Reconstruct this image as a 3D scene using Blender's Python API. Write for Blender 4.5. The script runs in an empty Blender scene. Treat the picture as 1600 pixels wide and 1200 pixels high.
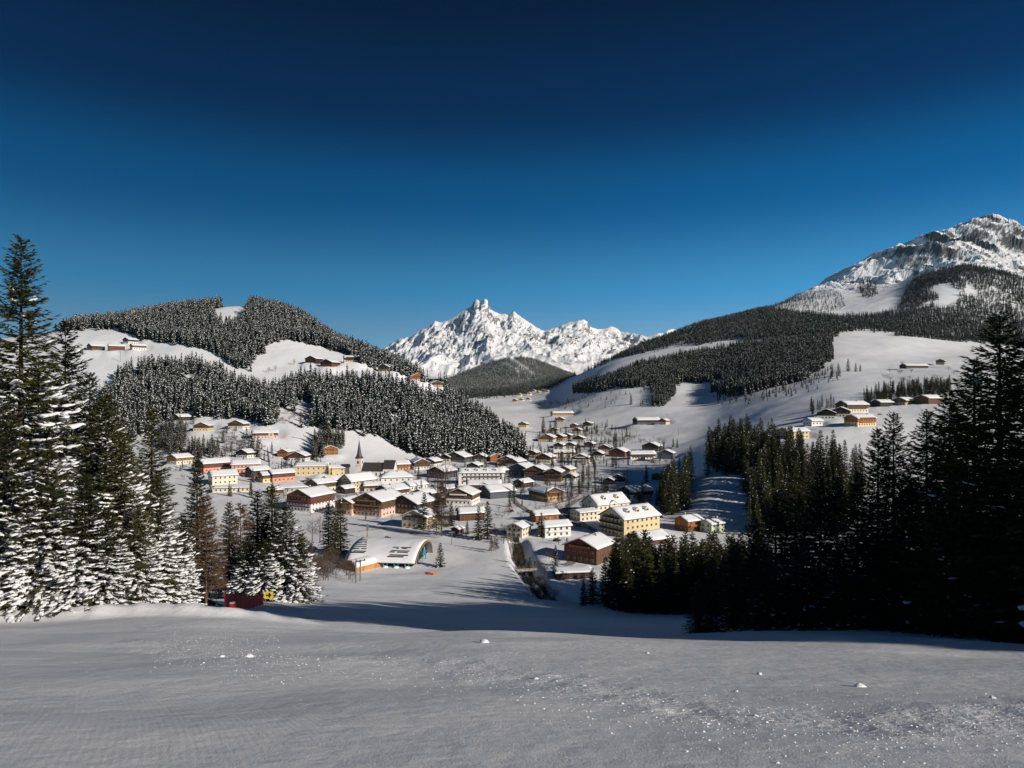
import bpy, bmesh, math, random
import numpy as np
from mathutils import Vector, Matrix

# ------------------------------------------------------------------ camera, sky, sun, exposure
SC = bpy.context.scene
COL = SC.collection
FPX, CU, CV = 1067.0, 800.0, 620.0            # focal length and eye level of the photograph, in its pixels
cam_d = bpy.data.cameras.new('camera')
cam = bpy.data.objects.new('camera', cam_d)
COL.objects.link(cam)
cam_d.sensor_width = 36.0
cam_d.lens = 36.0 * FPX / 1600.0
cam_d.shift_y = (CV - 600.0) / 1600.0
cam_d.clip_start = 0.3
cam_d.clip_end = 30000.0
cam.location = (0, 0, 0)
cam.rotation_euler = (math.radians(90), 0, 0)
SC.camera = cam

SUN_AZ = math.atan2(0.81, -0.586)               # clockwise from +Y
SUN_EL = math.radians(21.0)
SUN_DIR = Vector((math.sin(SUN_AZ) * math.cos(SUN_EL), math.cos(SUN_AZ) * math.cos(SUN_EL), math.sin(SUN_EL)))
world = bpy.data.worlds.new('World')
SC.world = world
world.use_nodes = True
wn = world.node_tree
wn.nodes.clear()
sky = wn.nodes.new('ShaderNodeTexSky')
sky.sky_type = 'NISHITA'
sky.sun_disc = False
sky.sun_elevation = SUN_EL
sky.sun_rotation = -SUN_AZ
sky.altitude = 3000.0
sky.air_density = 0.6
sky.dust_density = 0.0
sky.ozone_density = 6.0
# high alpine sky: deepens quickly from the skyline upwards, the same all round
tcw = wn.nodes.new('ShaderNodeTexCoord')
spw = wn.nodes.new('ShaderNodeSeparateXYZ')
wn.links.new(tcw.outputs['Generated'], spw.inputs[0])
rw = wn.nodes.new('ShaderNodeValToRGB')
rw.color_ramp.interpolation = 'EASE'
STOPS = [(0.0, (1.0, 0.95, 0.66)), (0.09, (0.92, 0.95, 0.68)), (0.155, (0.42, 1.0, 0.80)), (0.28, (0.03, 0.60, 0.64)), (0.39, (0.01, 0.235, 0.32)), (0.52, (0.01, 0.13, 0.19))]
while len(rw.color_ramp.elements) < len(STOPS): rw.color_ramp.elements.new(0.5)
for e, (p, c) in zip(rw.color_ramp.elements, STOPS):
    e.position = p; e.color = (c[0], c[1], c[2], 1)
wn.links.new(spw.outputs['Z'], rw.inputs['Fac'])
mw = wn.nodes.new('ShaderNodeMix'); mw.data_type = 'RGBA'; mw.blend_type = 'MULTIPLY'
mw.inputs[0].default_value = 1.0
bg = wn.nodes.new('ShaderNodeBackground')
bg.inputs['Strength'].default_value = 0.103
wo = wn.nodes.new('ShaderNodeOutputWorld')
wn.links.new(sky.outputs['Color'], mw.inputs[6])
wn.links.new(rw.outputs['Color'], mw.inputs[7])
wn.links.new(mw.outputs[2], bg.inputs['Color'])
wn.links.new(bg.outputs['Background'], wo.inputs['Surface'])

sun_d = bpy.data.lights.new('sun', 'SUN')
sun_d.energy = 3.8
sun_d.angle = math.radians(0.5)
sun_d.color = (1.0, 0.93, 0.84)
sun = bpy.data.objects.new('sun', sun_d)
sun.rotation_euler = SUN_DIR.to_track_quat('Z', 'Y').to_euler()
sun.location = (60, -60, 80)
COL.objects.link(sun)

SC.view_settings.view_transform = 'Standard'
SC.view_settings.look = 'None'
SC.view_settings.gamma = 1.0
SC.view_settings.exposure = 0.24
SC.cycles.max_bounces = 7
SC.cycles.diffuse_bounces = 5
SC.cycles.transparent_max_bounces = 4

RNG = np.random.default_rng(7)
random.seed(7)

# ------------------------------------------------------------------ noise
def hash2(ix, iy, seed):
    h = (ix.astype(np.int64) * 374761393 + iy.astype(np.int64) * 668265263 + seed * 1442695041) & 0x7fffffff
    h = ((h ^ (h >> 13)) * 1274126177) & 0x7fffffff
    h = h ^ (h >> 16)
    return (h & 0xffff) / 65535.0
def vnoise(x, y, seed=0):
    x = np.asarray(x, float); y = np.asarray(y, float)
    ix = np.floor(x); iy = np.floor(y)
    fx = x - ix; fy = y - iy
    fx = fx * fx * fx * (fx * (fx * 6 - 15) + 10); fy = fy * fy * fy * (fy * (fy * 6 - 15) + 10)
    a = hash2(ix, iy, seed); b = hash2(ix + 1, iy, seed); c = hash2(ix, iy + 1, seed); d = hash2(ix + 1, iy + 1, seed)
    return (a + (b - a) * fx) * (1 - fy) + (c + (d - c) * fx) * fy
def fbm(x, y, oct=4, seed=0, gain=0.5):
    s = 0; a = 1.0; t = 0
    for i in range(oct):
        s = s + a * (vnoise(x, y, seed + i * 17) - 0.5) * 2; t += a
        x = x * 2.03 + 11.3; y = y * 2.03 - 7.7; a *= gain
    return s / t
def ridged(x, y, oct=4, seed=0, gain=0.5):
    s = 0; a = 1.0; t = 0
    for i in range(oct):
        n = 1 - np.abs(vnoise(x, y, seed + i * 23) * 2 - 1)
        s = s + a * n * n; t += a
        x = x * 2.1 + 3.1; y = y * 2.1 + 5.7; a *= gain
    return s / t
def sstep(a, b, x):
    t = np.clip((x - a) / (b - a), 0, 1)
    return t * t * (3 - 2 * t)

# ------------------------------------------------------------------ terrain: for each bearing (named by picture column) ground sightings by distance
NEARC = [(30, 1002), (54, 957), (110, 942), (220, 912), (350, 852)]
PROF = {
 -1200: [(30,1000),(60,955),(120,920),(220,880),(350,830),(550,770),(700,740),(1000,660),(1400,560),(2600,590),(5200,610)],
 -300: NEARC + [(550,768),(700,736),(850,690),(1000,640),(1200,580),(1400,540),(2000,560),(2600,590),(5200,600)],
 0:   NEARC + [(550,765),(700,732),(850,690),(1000,630),(1120,570),(1250,532),(1400,530),(2000,560),(2600,590),(5200,600)],
 100: NEARC + [(550,765),(700,730),(850,684),(900,665),(1050,587),(1150,550),(1250,520),(1300,514),(1500,520),(2000,560),(2600,590),(5200,600)],
 200: NEARC + [(550,768),(700,730),(850,685),(900,662),(1040,582),(1140,551),(1230,524),(1350,495),(1500,500),(2000,560),(2600,590),(5200,600)],
 300: NEARC + [(550,770),(700,728),(830,680),(880,662),(1030,578),(1120,548),(1350,482),(1500,488),(2000,550),(2600,590),(5200,600)],
 370: [(30,1002),(56,962),(110,945),(220,915),(350,855),(550,774),(700,728),(820,682),(860,662),(1010,592),(1080,568),(1120,553),(1350,471),(1500,480),(2000,550),(2600,590),(5200,600)],
 450: [(30,1001),(60,966),(120,948),(220,918),(350,858),(550,778),(700,730),(760,714),(830,669),(1010,598),(1060,577),(1150,536),(1350,483),(1500,492),(2000,560),(2600,590),(5200,600)],
 560: [(30,1000),(60,976),(120,952),(200,926),(260,909),(300,890),(350,860),(450,812),(550,778),(700,741),(770,722),(850,676),(1010,597),(1040,575),(1100,563),(1220,542),(1400,560),(2000,600),(2600,610),(5200,600)],
 620: [(30,1000),(60,980),(120,956),(200,930),(260,910),(300,889),(350,860),(450,811),(550,777),(700,742),(780,724),(850,694),(1000,612),(1040,586),(1100,578),(1180,571),(1300,590),(2000,620),(2600,615),(5200,600)],
 690: [(30,1000),(60,983),(120,960),(200,934),(260,911),(300,889),(350,860),(450,810),(550,776),(700,742),(810,723),(870,710),(1000,635),(1050,607),(1120,604),(1250,630),(1600,645),(2000,634),(2600,620),(3000,606),(3600,600),(4200,600),(5200,596)],
 760: [(30,1000),(60,985),(120,962),(200,937),(260,911),(300,889),(350,860),(450,810),(550,775),(700,742),(830,722),(890,713),(1000,668),(1060,662),(1200,668),(1600,649),(2000,634),(2600,618),(3000,608),(3600,586),(4200,566),(4700,575),(5200,582)],
 820: [(30,1001),(60,986),(120,964),(200,940),(260,914),(300,891),(350,860),(450,810),(550,775),(700,742),(850,718),(900,711),(1000,697),(1150,681),(1300,667),(1600,648),(2000,633),(2600,614),(3000,606),(3600,576),(4200,551),(4700,570),(5200,580)],
 870: [(30,1002),(60,987),(120,966),(200,943),(260,918),(300,893),(350,861),(450,810),(550,775),(700,741),(850,717),(1000,695),(1150,680),(1300,666),(1600,646),(2000,630),(2400,614),(2800,600),(3200,592),(4200,578),(5200,585)],
 900: [(30,1002),(60,988),(120,968),(200,946),(260,922),(300,895),(350,862),(450,811),(550,776),(700,740),(850,716),(1000,694),(1150,678),(1300,664),(1600,638),(2000,607),(2400,590),(2700,580),(3200,592),(4200,590),(5200,600)],
 950: [(30,1004),(60,989),(120,971),(200,951),(260,925),(300,897),(350,863),(450,812),(550,778),(700,737),(850,714),(1000,692),(1150,674),(1300,657),(1500,628),(1700,602),(2000,580),(2300,566),(2600,566),(3200,590),(4200,600),(5200,600)],
 1000: [(30,1005),(60,990),(120,973),(200,954),(260,928),(300,899),(350,865),(450,813),(550,779),(700,736),(850,712),(1000,689),(1150,668),(1300,646),(1500,614),(1700,588),(2000,565),(2500,542),(2700,541),(3200,560),(4200,590),(5200,600)],
 1050: [(30,1006),(60,990),(120,975),(200,955),(260,931),(300,902),(350,867),(450,814),(510,796),(570,765),(700,731),(850,704),(1000,682),(1150,660),(1300,641),(1500,613),(1700,587),(2000,560),(2550,524),(2800,523),(3300,550),(4200,580),(5200,600)],
 1100: [(30,1007),(60,990),(120,974),(200,954),(260,932),(300,904),(350,868),(430,828),(520,750),(600,727),(700,706),(850,690),(1000,675),(1150,653),(1300,636),(1500,612),(1700,586),(2000,556),(2600,508),(2900,503),(3400,525),(4200,560),(5200,600)],
 1200: [(30,1009),(60,988),(120,970),(220,938),(300,903),(350,868),(430,820),(520,748),(620,691),(700,675),(850,651),(1000,633),(1300,600),(1500,577),(1700,552),(2000,530),(2600,495),(3000,481),(3400,480),(4100,505),(5200,560)],
 1250: [(30,1010),(60,987),(120,968),(220,934),(300,900),(350,866),(430,820),(520,745),(620,686),(700,665),(850,640),(1000,620),(1300,592),(1500,570),(1700,548),(2000,526),(2600,497),(3000,480),(3500,458),(4000,454),(4500,490),(5200,540)],
 1300: [(30,1012),(60,986),(120,966),(220,930),(300,898),(350,866),(430,818),(520,742),(620,681),(690,656),(850,626),(1000,606),(1200,586),(1400,566),(1600,545),(1800,530),(2200,515),(2600,500),(3000,480),(3500,448),(4100,426),(4600,460),(5200,520)],
 1400: [(30,1014),(60,986),(120,963),(220,925),(300,892),(400,830),(520,738),(620,680),(700,650),(850,621),(1000,599),(1300,575),(1600,546),(1850,528),(2200,516),(2600,495),(2950,458),(3200,452),(3500,430),(3800,400),(4100,378),(4600,430),(5200,500)],
 1480: [(30,1016),(60,987),(120,962),(220,922),(300,888),(400,825),(520,735),(620,680),(710,643),(850,612),(1000,593),(1300,570),(1600,550),(1850,540),(2200,522),(2600,485),(2950,427),(3150,425),(3500,405),(3800,372),(4100,346),(4600,400),(5200,480)],
 1530: [(30,1018),(60,988),(120,962),(220,920),(300,885),(400,820),(520,733),(620,680),(720,640),(850,610),(1000,592),(1300,570),(1600,552),(1850,545),(2200,525),(2600,487),(2950,420),(3150,420),(3500,400),(3800,356),(4100,329),(4600,390),(5200,470)],
 1600: [(30,1020),(60,988),(120,960),(220,915),(300,880),(400,815),(520,730),(620,680),(720,638),(850,610),(1000,592),(1300,570),(1600,555),(1850,550),(2200,530),(2600,497),(2950,434),(3200,435),(3500,415),(3800,372),(4100,347),(4600,400),(5200,480)],
 1700: [(30,1021),(60,988),(120,958),(220,912),(300,870),(400,805),(520,725),(720,635),(1000,590),(1300,570),(1850,550),(2200,530),(2600,500),(2950,450),(3500,420),(4100,372),(4600,420),(5200,500)],
 1760: [(30,1021),(60,985),(120,955),(220,908),(300,872),(400,806),(720,634),(1000,590),(1850,552),(2600,502),(3500,430),(4100,385),(5200,505)],
 2000: [(30,1015),(60,970),(120,925),(220,880),(300,840),(400,780),(720,630),(1000,590),(1850,560),(2600,510),(3500,470),(4100,440),(5200,520)],
 3600: [(30,820),(60,820),(120,820),(220,800),(400,740),(720,640),(1000,600),(1850,580),(2600,550),(4100,520),(5200,560)],
}
LD0, LD1, ND = math.log(30.0), math.log(5200.0), 420
LDS = np.linspace(LD0, LD1, ND)
def gsmooth(a, sig, axis):
    r = int(sig * 3) + 1
    k = np.exp(-0.5 * (np.arange(-r, r + 1) / sig) ** 2); k /= k.sum()
    pad = [(0, 0), (0, 0)]; pad[axis] = (r, r)
    # odd reflection keeps end slopes
    ap = np.pad(a, pad, mode='reflect', reflect_type='odd')
    return np.apply_along_axis(lambda m: np.convolve(m, k, mode='valid'), axis, ap)
_us = sorted(PROF)
_cols = []
for _u in _us:
    p = np.array(PROF[_u], float)
    _cols.append(np.interp(LDS, np.log(p[:, 0]), (CV - p[:, 1]) / FPX))   # z / D against log D
_cols = np.array(_cols)
TU0, TU1, TDU = -1200.0, 3600.0, 10.0
TUS = np.arange(TU0, TU1 + 1, TDU)
TAB = np.array([np.interp(TUS, _us, _cols[:, j]) for j in range(ND)]).T      # [u, d]
TAB = gsmooth(TAB, 2.2, 0)
TAB = gsmooth(TAB, 2.6, 1)
def table(u, D):
    fu = np.clip((u - TU0) / TDU, 0, len(TUS) - 1.001)
    fd = np.clip((np.log(np.maximum(D, 1e-3)) - LD0) / (LD1 - LD0) * (ND - 1), 0, ND - 1.001)
    iu = fu.astype(int); idd = fd.astype(int); fu = fu - iu; fd = fd - idd
    t = (TAB[iu, idd] * (1 - fu) + TAB[iu + 1, idd] * fu) * (1 - fd) + (TAB[iu, idd + 1] * (1 - fu) + TAB[iu + 1, idd + 1] * fu) * fd
    return t * D

# stream gorge below the piste and smoothed building pads are cut into the ground
STREAM = [(805,838,400),(812,860,350),(822,885,308),(840,905,284),(858,928,252),(872,950,214)]
def px_at(u, v, D):
    return np.array([(u - CU) / FPX * D, D, (CV - v) / FPX * D])
STREAM_XY = np.array([px_at(*s)[:2] for s in STREAM])
def seg_dist(x, y, P):
    best = np.full(np.shape(x), 1e9); tt = np.zeros(np.shape(x))
    n = len(P) - 1
    for i in range(n):
        a = P[i]; b = P[i + 1]; d = b - a; L = d @ d
        t = np.clip(((x - a[0]) * d[0] + (y - a[1]) * d[1]) / L, 0, 1)
        q = np.hypot(x - a[0] - t * d[0], y - a[1] - t * d[1])
        m = q < best
        best = np.where(m, q, best); tt = np.where(m, (i + t) / n, tt)
    return best, tt
PADS = []            # (x, y, z, half size): level ground under buildings
def base_height(x, y):
    x = np.asarray(x, float); y = np.asarray(y, float)
    ys = np.maximum(y, 30.0)
    z = table(CU + FPX * x / ys, ys)
    k = np.clip(y, -40, 30) / 30.0
    near = -1.7 + (z + 1.7) * k
    z = np.where(y < 30, near, z)
    return z
def height(x, y):
    x = np.asarray(x, float); y = np.asarray(y, float)
    z = base_height(x, y)
    # drifts and swells of the snow
    z = z + 0.34 * fbm(x / 11.0, y / 9.0, 2, 3) * sstep(2, 12, y) * (1 - 0.5 * sstep(60, 200, y))
    if np.min(y) < 60:
        z = z + 0.055 * fbm(x / 0.75, y / 0.9, 2, 17) * track_mask(x, y)
    z = z + 0.9 * fbm(x / 40.0, y / 40.0, 3, 5) * sstep(70, 160, y)
    z = z + 5.0 * fbm(x / 150.0, y / 150.0, 3, 9) * sstep(780, 1000, y)
    # bank along the far edge of the piste on the left
    bd = y - (49.0 + 1.2 * fbm(x / 6.0, x * 0 + 2.2, 2, 40) + 0.06 * (x + 40))
    z = z + 0.8 * np.exp(-(bd / 1.3) ** 2) * sstep(-13, -19, x) * (1 + 0.5 * fbm(x / 1.7, y / 1.7, 2, 44))
    d, t = seg_dist(x, y, STREAM_XY)
    wid = 6.5 + 3.0 * t
    z = z - 5.0 * (1 - sstep(0.35, 1.0, d / wid)) * sstep(0.0, 0.15, t) * (1 - sstep(0.93, 1.0, t))
    if PADS:
        if x.size < 60:
            PA = np.array(PADS)
            cand = [PADS[i] for i in np.where((np.abs(PA[:, 0] - np.mean(x)) < PA[:, 3] * 2.2 + np.ptp(x)) & (np.abs(PA[:, 1] - np.mean(y)) < PA[:, 3] * 2.2 + np.ptp(y)))[0]]
        else: cand = PADS
        shp = z.shape; zf = z.ravel().copy(); xf = x.ravel(); yf = y.ravel()
        for (px, py, pz, hs) in cand:
            near = np.where((np.abs(xf - px) < hs * 1.7) & (np.abs(yf - py) < hs * 1.7))[0]
            if len(near):
                r = np.hypot(xf[near] - px, yf[near] - py)
                zf[near] += (pz - zf[near]) * (1 - sstep(hs, hs * 1.6, r))
        z = zf.reshape(shp)
    return z
TRACK_PX = [(215,1003),(330,1020),(430,1029),(560,1019),(700,1024),(820,1044),(950,1072),(1080,1094),(1220,1107),(1380,1120),(1560,1108),(1680,1100)]
TRACK_XY = None
def track_mask(x, y):
    global TRACK_XY
    if TRACK_XY is None: TRACK_XY = np.array([ground_at(u, v, 4.0, 60.0) for u, v in TRACK_PX])
    d, t = seg_dist(x, y, TRACK_XY)
    return (1 - sstep(0.5, 2.2, d + 0.7 * fbm(x / 1.5, y / 1.5, 2, 15))) * (y > 4) * (y < 60)
def hz(x, y):
    return float(height(np.array([x]), np.array([y]))[0])
def ground_at(u, v, dmin=30.0, dmax=2600.0):
    """Where the sight line through a picture pixel meets the ground."""
    D = np.exp(np.linspace(math.log(dmin), math.log(dmax), 700))
    gx = (u - CU) / FPX * D
    gap = (CV - v) / FPX * D - base_height(gx, D)
    s = np.where((gap[:-1] > 0) & (gap[1:] <= 0))[0]
    if len(s):
        i = s[0]; f = gap[i] / (gap[i] - gap[i + 1]); d = D[i] + (D[i + 1] - D[i]) * f
    else:
        d = D[np.argmin(np.abs(gap / D))]
    return (u - CU) / FPX * d, d
# ------------------------------------------------------------------ materials
MATS = {}
def new_mat(name):
    m = bpy.data.materials.new(name); m.use_nodes = True
    n = m.node_tree; b = n.nodes['Principled BSDF']
    MATS[name] = m
    return m, n, b
def N(n, t, **kw):
    o = n.nodes.new(t)
    for k, v in kw.items():
        if k in o.inputs: o.inputs[k].default_value = v
        else: setattr(o, k, v)
    return o
def ramp(n, fac, stops):
    r = n.nodes.new('ShaderNodeValToRGB')
    el = r.color_ramp.elements
    while len(el) < len(stops): el.new(0.5)
    for e, (p, c) in zip(el, stops):
        e.position = p; e.color = (c[0], c[1], c[2], 1)
    n.links.new(fac, r.inputs['Fac'])
    return r
def math_n(n, op, a, b=None, c=None):
    o = n.nodes.new('ShaderNodeMath'); o.operation = op
    for i, s in enumerate((a, b, c)):
        if s is None: continue
        if isinstance(s, (int, float)): o.inputs[i].default_value = s
        else: n.links.new(s, o.inputs[i])
    return o.outputs[0]
def mix_c(n, fac, a, b):
    o = n.nodes.new('ShaderNodeMix'); o.data_type = 'RGBA'
    for key, s in ((0, fac), (6, a), (7, b)):
        if isinstance(s, (int, float)): o.inputs[key].default_value = s
        elif isinstance(s, tuple): o.inputs[key].default_value = (s[0], s[1], s[2], 1)
        else: n.links.new(s, o.inputs[key])
    return o.outputs[2]
def plain(name, col, rough=0.8, var=0.12, scale=1.5, spec=0.2, metal=0.0, bump=0.0, stretch=None):
    """Colour with worn, uneven tone in object space."""
    m, n, b = new_mat(name)
    tc = N(n, 'ShaderNodeTexCoord')
    mp = N(n, 'ShaderNodeMapping')
    if stretch: mp.inputs['Scale'].default_value = stretch
    n.links.new(tc.outputs['Object'], mp.inputs['Vector'])
    no = N(n, 'ShaderNodeTexNoise', Scale=scale, Detail=4.0)
    n.links.new(mp.outputs['Vector'], no.inputs['Vector'])
    lo = tuple(c * (1 - var) for c in col); hi = tuple(min(1, c * (1 + var)) for c in col)
    r = ramp(n, no.outputs['Fac'], [(0.3, lo), (0.7, hi)])
    n.links.new(r.outputs['Color'], b.inputs['Base Color'])
    b.inputs['Roughness'].default_value = rough
    b.inputs['Specular IOR Level'].default_value = spec
    b.inputs['Metallic'].default_value = metal
    if bump:
        bp = N(n, 'ShaderNodeBump', Strength=bump, Distance=0.1)
        n.links.new(no.outputs['Fac'], bp.inputs['Height'])
        n.links.new(bp.outputs['Normal'], b.inputs['Normal'])
    return m
SNOW_C = (0.88, 0.88, 0.89)

def snow_ground():
    m, n, b = new_mat('snow_ground')
    ge = N(n, 'ShaderNodeNewGeometry')
    pos = ge.outputs['Position']
    at = N(n, 'ShaderNodeAttribute', attribute_name='soil')
    # snow tint
    n1 = N(n, 'ShaderNodeTexNoise', Scale=0.05, Detail=5.0)
    n.links.new(pos, n1.inputs['Vector'])
    sc = ramp(n, n1.outputs['Fac'], [(0.3, (0.84, 0.845, 0.86)), (0.7, (0.90, 0.90, 0.905))])
    # bare soil and dead grass
    n2 = N(n, 'ShaderNodeTexNoise', Scale=0.9, Detail=6.0, Roughness=0.7)
    n.links.new(pos, n2.inputs['Vector'])
    soil = ramp(n, n2.outputs['Fac'], [(0.35, (0.035, 0.026, 0.018)), (0.6, (0.10, 0.075, 0.05)), (0.75, (0.2, 0.17, 0.14))])
    f = math_n(n, 'ADD', at.outputs['Fac'], math_n(n, 'MULTIPLY', math_n(n, 'SUBTRACT', n2.outputs['Fac'], 0.5), 1.4))
    f = math_n(n, 'GREATER_THAN', f, 0.55)
    n.links.new(mix_c(n, f, sc.outputs['Color'], soil.outputs['Color']), b.inputs['Base Color'])
    b.inputs['Roughness'].default_value = 0.75
    b.inputs['Specular IOR Level'].default_value = 0.25
    # crusty surface; groomed cord lines where the attribute says so
    g1 = N(n, 'ShaderNodeTexNoise', Scale=38.0, Detail=3.0, Roughness=0.65)
    n.links.new(pos, g1.inputs['Vector'])
    g2 = N(n, 'ShaderNodeTexNoise', Scale=2.3, Detail=4.0, Roughness=0.6)
    n.links.new(pos, g2.inputs['Vector'])
    g3 = N(n, 'ShaderNodeTexNoise', Scale=0.18, Detail=5.0, Roughness=0.55)
    n.links.new(pos, g3.inputs['Vector'])
    cord = N(n, 'ShaderNodeAttribute', attribute_name='cord')
    cd = N(n, 'ShaderNodeAttribute', attribute_name='cordx')
    w = math_n(n, 'SINE', math_n(n, 'MULTIPLY', cd.outputs['Fac'], 6.2832 / 0.085))
    hgt = math_n(n, 'ADD', math_n(n, 'MULTIPLY', g1.outputs['Fac'], 0.013), math_n(n, 'MULTIPLY', g2.outputs['Fac'], 0.035))
    hgt = math_n(n, 'ADD', hgt, math_n(n, 'MULTIPLY', g3.outputs['Fac'], 0.3))
    hgt = math_n(n, 'ADD', hgt, math_n(n, 'MULTIPLY', math_n(n, 'MULTIPLY', w, cord.outputs['Fac']), 0.0011))
    tr = N(n, 'ShaderNodeAttribute', attribute_name='trodden')
    g5 = N(n, 'ShaderNodeTexNoise', Scale=5.5, Detail=4.0, Roughness=0.6)
    n.links.new(pos, g5.inputs['Vector'])
    hgt = math_n(n, 'ADD', hgt, math_n(n, 'MULTIPLY', math_n(n, 'MULTIPLY', g5.outputs['Fac'], tr.outputs['Fac']), 0.07))
    bp = N(n, 'ShaderNodeBump', Strength=0.85, Distance=1.0)
    n.links.new(hgt, bp.inputs['Height'])
    n.links.new(bp.outputs['Normal'], b.inputs['Normal'])
    return m
def mountain_mat(name, lo, hi, rock, bumpd, nscale):
    m, n, b = new_mat(name)
    ge = N(n, 'ShaderNodeNewGeometry')
    sep = N(n, 'ShaderNodeSeparateXYZ'); n.links.new(ge.outputs['True Normal'], sep.inputs[0])
    n1 = N(n, 'ShaderNodeTexNoise', Scale=nscale, Detail=8.0, Roughness=0.68)
    n.links.new(ge.outputs['Position'], n1.inputs['Vector'])
    n2 = N(n, 'ShaderNodeTexNoise', Scale=nscale * 6, Detail=8.0, Roughness=0.75)
    n.links.new(ge.outputs['Position'], n2.inputs['Vector'])
    f = math_n(n, 'ADD', sep.outputs['Z'], math_n(n, 'MULTIPLY', math_n(n, 'SUBTRACT', n1.outputs['Fac'], 0.5), 0.9))
    f = math_n(n, 'ADD', f, math_n(n, 'MULTIPLY', math_n(n, 'SUBTRACT', n2.outputs['Fac'], 0.5), 0.35))
    r = ramp(n, f, [(lo, (0, 0, 0)), (hi, (1, 1, 1))])
    rk = ramp(n, n2.outputs['Fac'], [(0.3, tuple(c * 0.6 for c in rock)), (0.7, tuple(c * 1.5 for c in rock))])
    n.links.new(mix_c(n, r.outputs['Color'], rk.outputs['Color'], (0.88, 0.88, 0.89)), b.inputs['Base Color'])
    b.inputs['Roughness'].default_value = 0.85
    b.inputs['Specular IOR Level'].default_value = 0.15
    bp = N(n, 'ShaderNodeBump', Strength=1.0, Distance=bumpd)
    n.links.new(math_n(n, 'ADD', n1.outputs['Fac'], math_n(n, 'MULTIPLY', n2.outputs['Fac'], 0.8)), bp.inputs['Height'])
    n.links.new(bp.outputs['Normal'], b.inputs['Normal'])
    return m
M_GROUND = snow_ground()
M_ROCK1 = mountain_mat('snowy_rock_near', 0.40, 0.52, (0.13, 0.125, 0.12), 12.0, 0.008)
M_ROCK2 = mountain_mat('snowy_rock_far', 0.44, 0.54, (0.20, 0.19, 0.185), 14.0, 0.006)
def needle_mat(name, c0, c1):
    m, n, b = new_mat(name)
    oi = N(n, 'ShaderNodeObjectInfo')
    ge = N(n, 'ShaderNodeNewGeometry')
    no = N(n, 'ShaderNodeTexNoise', Scale=0.45, Detail=3.0)
    n.links.new(ge.outputs['Position'], no.inputs['Vector'])
    f = math_n(n, 'ADD', math_n(n, 'MULTIPLY', oi.outputs['Random'], 0.5), math_n(n, 'MULTIPLY', no.outputs['Fac'], 0.5))
    r = ramp(n, f, [(0.2, c0), (0.75, c1)])
    n.links.new(r.outputs['Color'], b.inputs['Base Color'])
    b.inputs['Roughness'].default_value = 0.7
    b.inputs['Specular IOR Level'].default_value = 0.15
    return m
M_NEEDLE = needle_mat('spruce_needles', (0.022, 0.030, 0.012), (0.085, 0.080, 0.026))
M_NEEDLE_F = needle_mat('spruce_needles_far', (0.018, 0.024, 0.016), (0.045, 0.050, 0.030))
M_BARK = plain('spruce_bark', (0.07, 0.05, 0.035), 0.9, 0.35, 6.0, 0.1)
M_TWIG = plain('bare_twigs', (0.11, 0.08, 0.06), 0.9, 0.3, 3.0, 0.1)
M_LARCH = plain('larch_twigs', (0.12, 0.075, 0.045), 0.9, 0.3, 3.0, 0.1)
M_SNOW = plain('snow_load', SNOW_C, 0.7, 0.03, 2.0, 0.25, bump=0.3)

# ------------------------------------------------------------------ object helpers
def mesh_from(name, V, F, mats, smooth=False, mi=None):
    me = bpy.data.meshes.new(name)
    V = np.asarray(V, np.float32)
    if isinstance(F, np.ndarray):
        k = F.shape[1]; nf = len(F)
        me.vertices.add(len(V)); me.vertices.foreach_set('co', V.ravel())
        me.loops.add(nf * k); me.loops.foreach_set('vertex_index', F.astype(np.int32).ravel())
        me.polygons.add(nf); me.polygons.foreach_set('loop_start', np.arange(0, nf * k, k, dtype=np.int32))
        me.update(calc_edges=True)
    else:
        me.from_pydata([tuple(map(float, v)) for v in V], [], F)
    if not isinstance(mats, (list, tuple)): mats = [mats]
    for m in mats: me.materials.append(m)
    if mi is not None: me.polygons.foreach_set('material_index', np.asarray(mi, np.int32))
    if smooth: me.polygons.foreach_set('use_smooth', np.ones(len(me.polygons), bool))
    me.validate()
    return me
def link(name, me, parent=None, loc=None, rot=None):
    o = bpy.data.objects.new(name, me); COL.objects.link(o)
    if parent is not None: o.parent = parent
    if loc is not None: o.location = loc
    if rot is not None: o.rotation_euler = rot
    return o
def tag(o, label=None, cat=None, group=None, kind=None):
    if label: o['label'] = label
    if cat: o['category'] = cat
    if group: o['group'] = group
    if kind: o['kind'] = kind
    return o
def thing(name, label, cat, loc, rz=0.0, group=None):
    o = link(name, None, None, loc, (0, 0, rz))
    return tag(o, label, cat, group)
def grid_faces(nr, nc):
    i = np.arange(nr * nc).reshape(nr, nc)
    return np.stack([i[:-1, :-1].ravel(), i[:-1, 1:].ravel(), i[1:, 1:].ravel(), i[1:, :-1].ravel()], 1)
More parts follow.
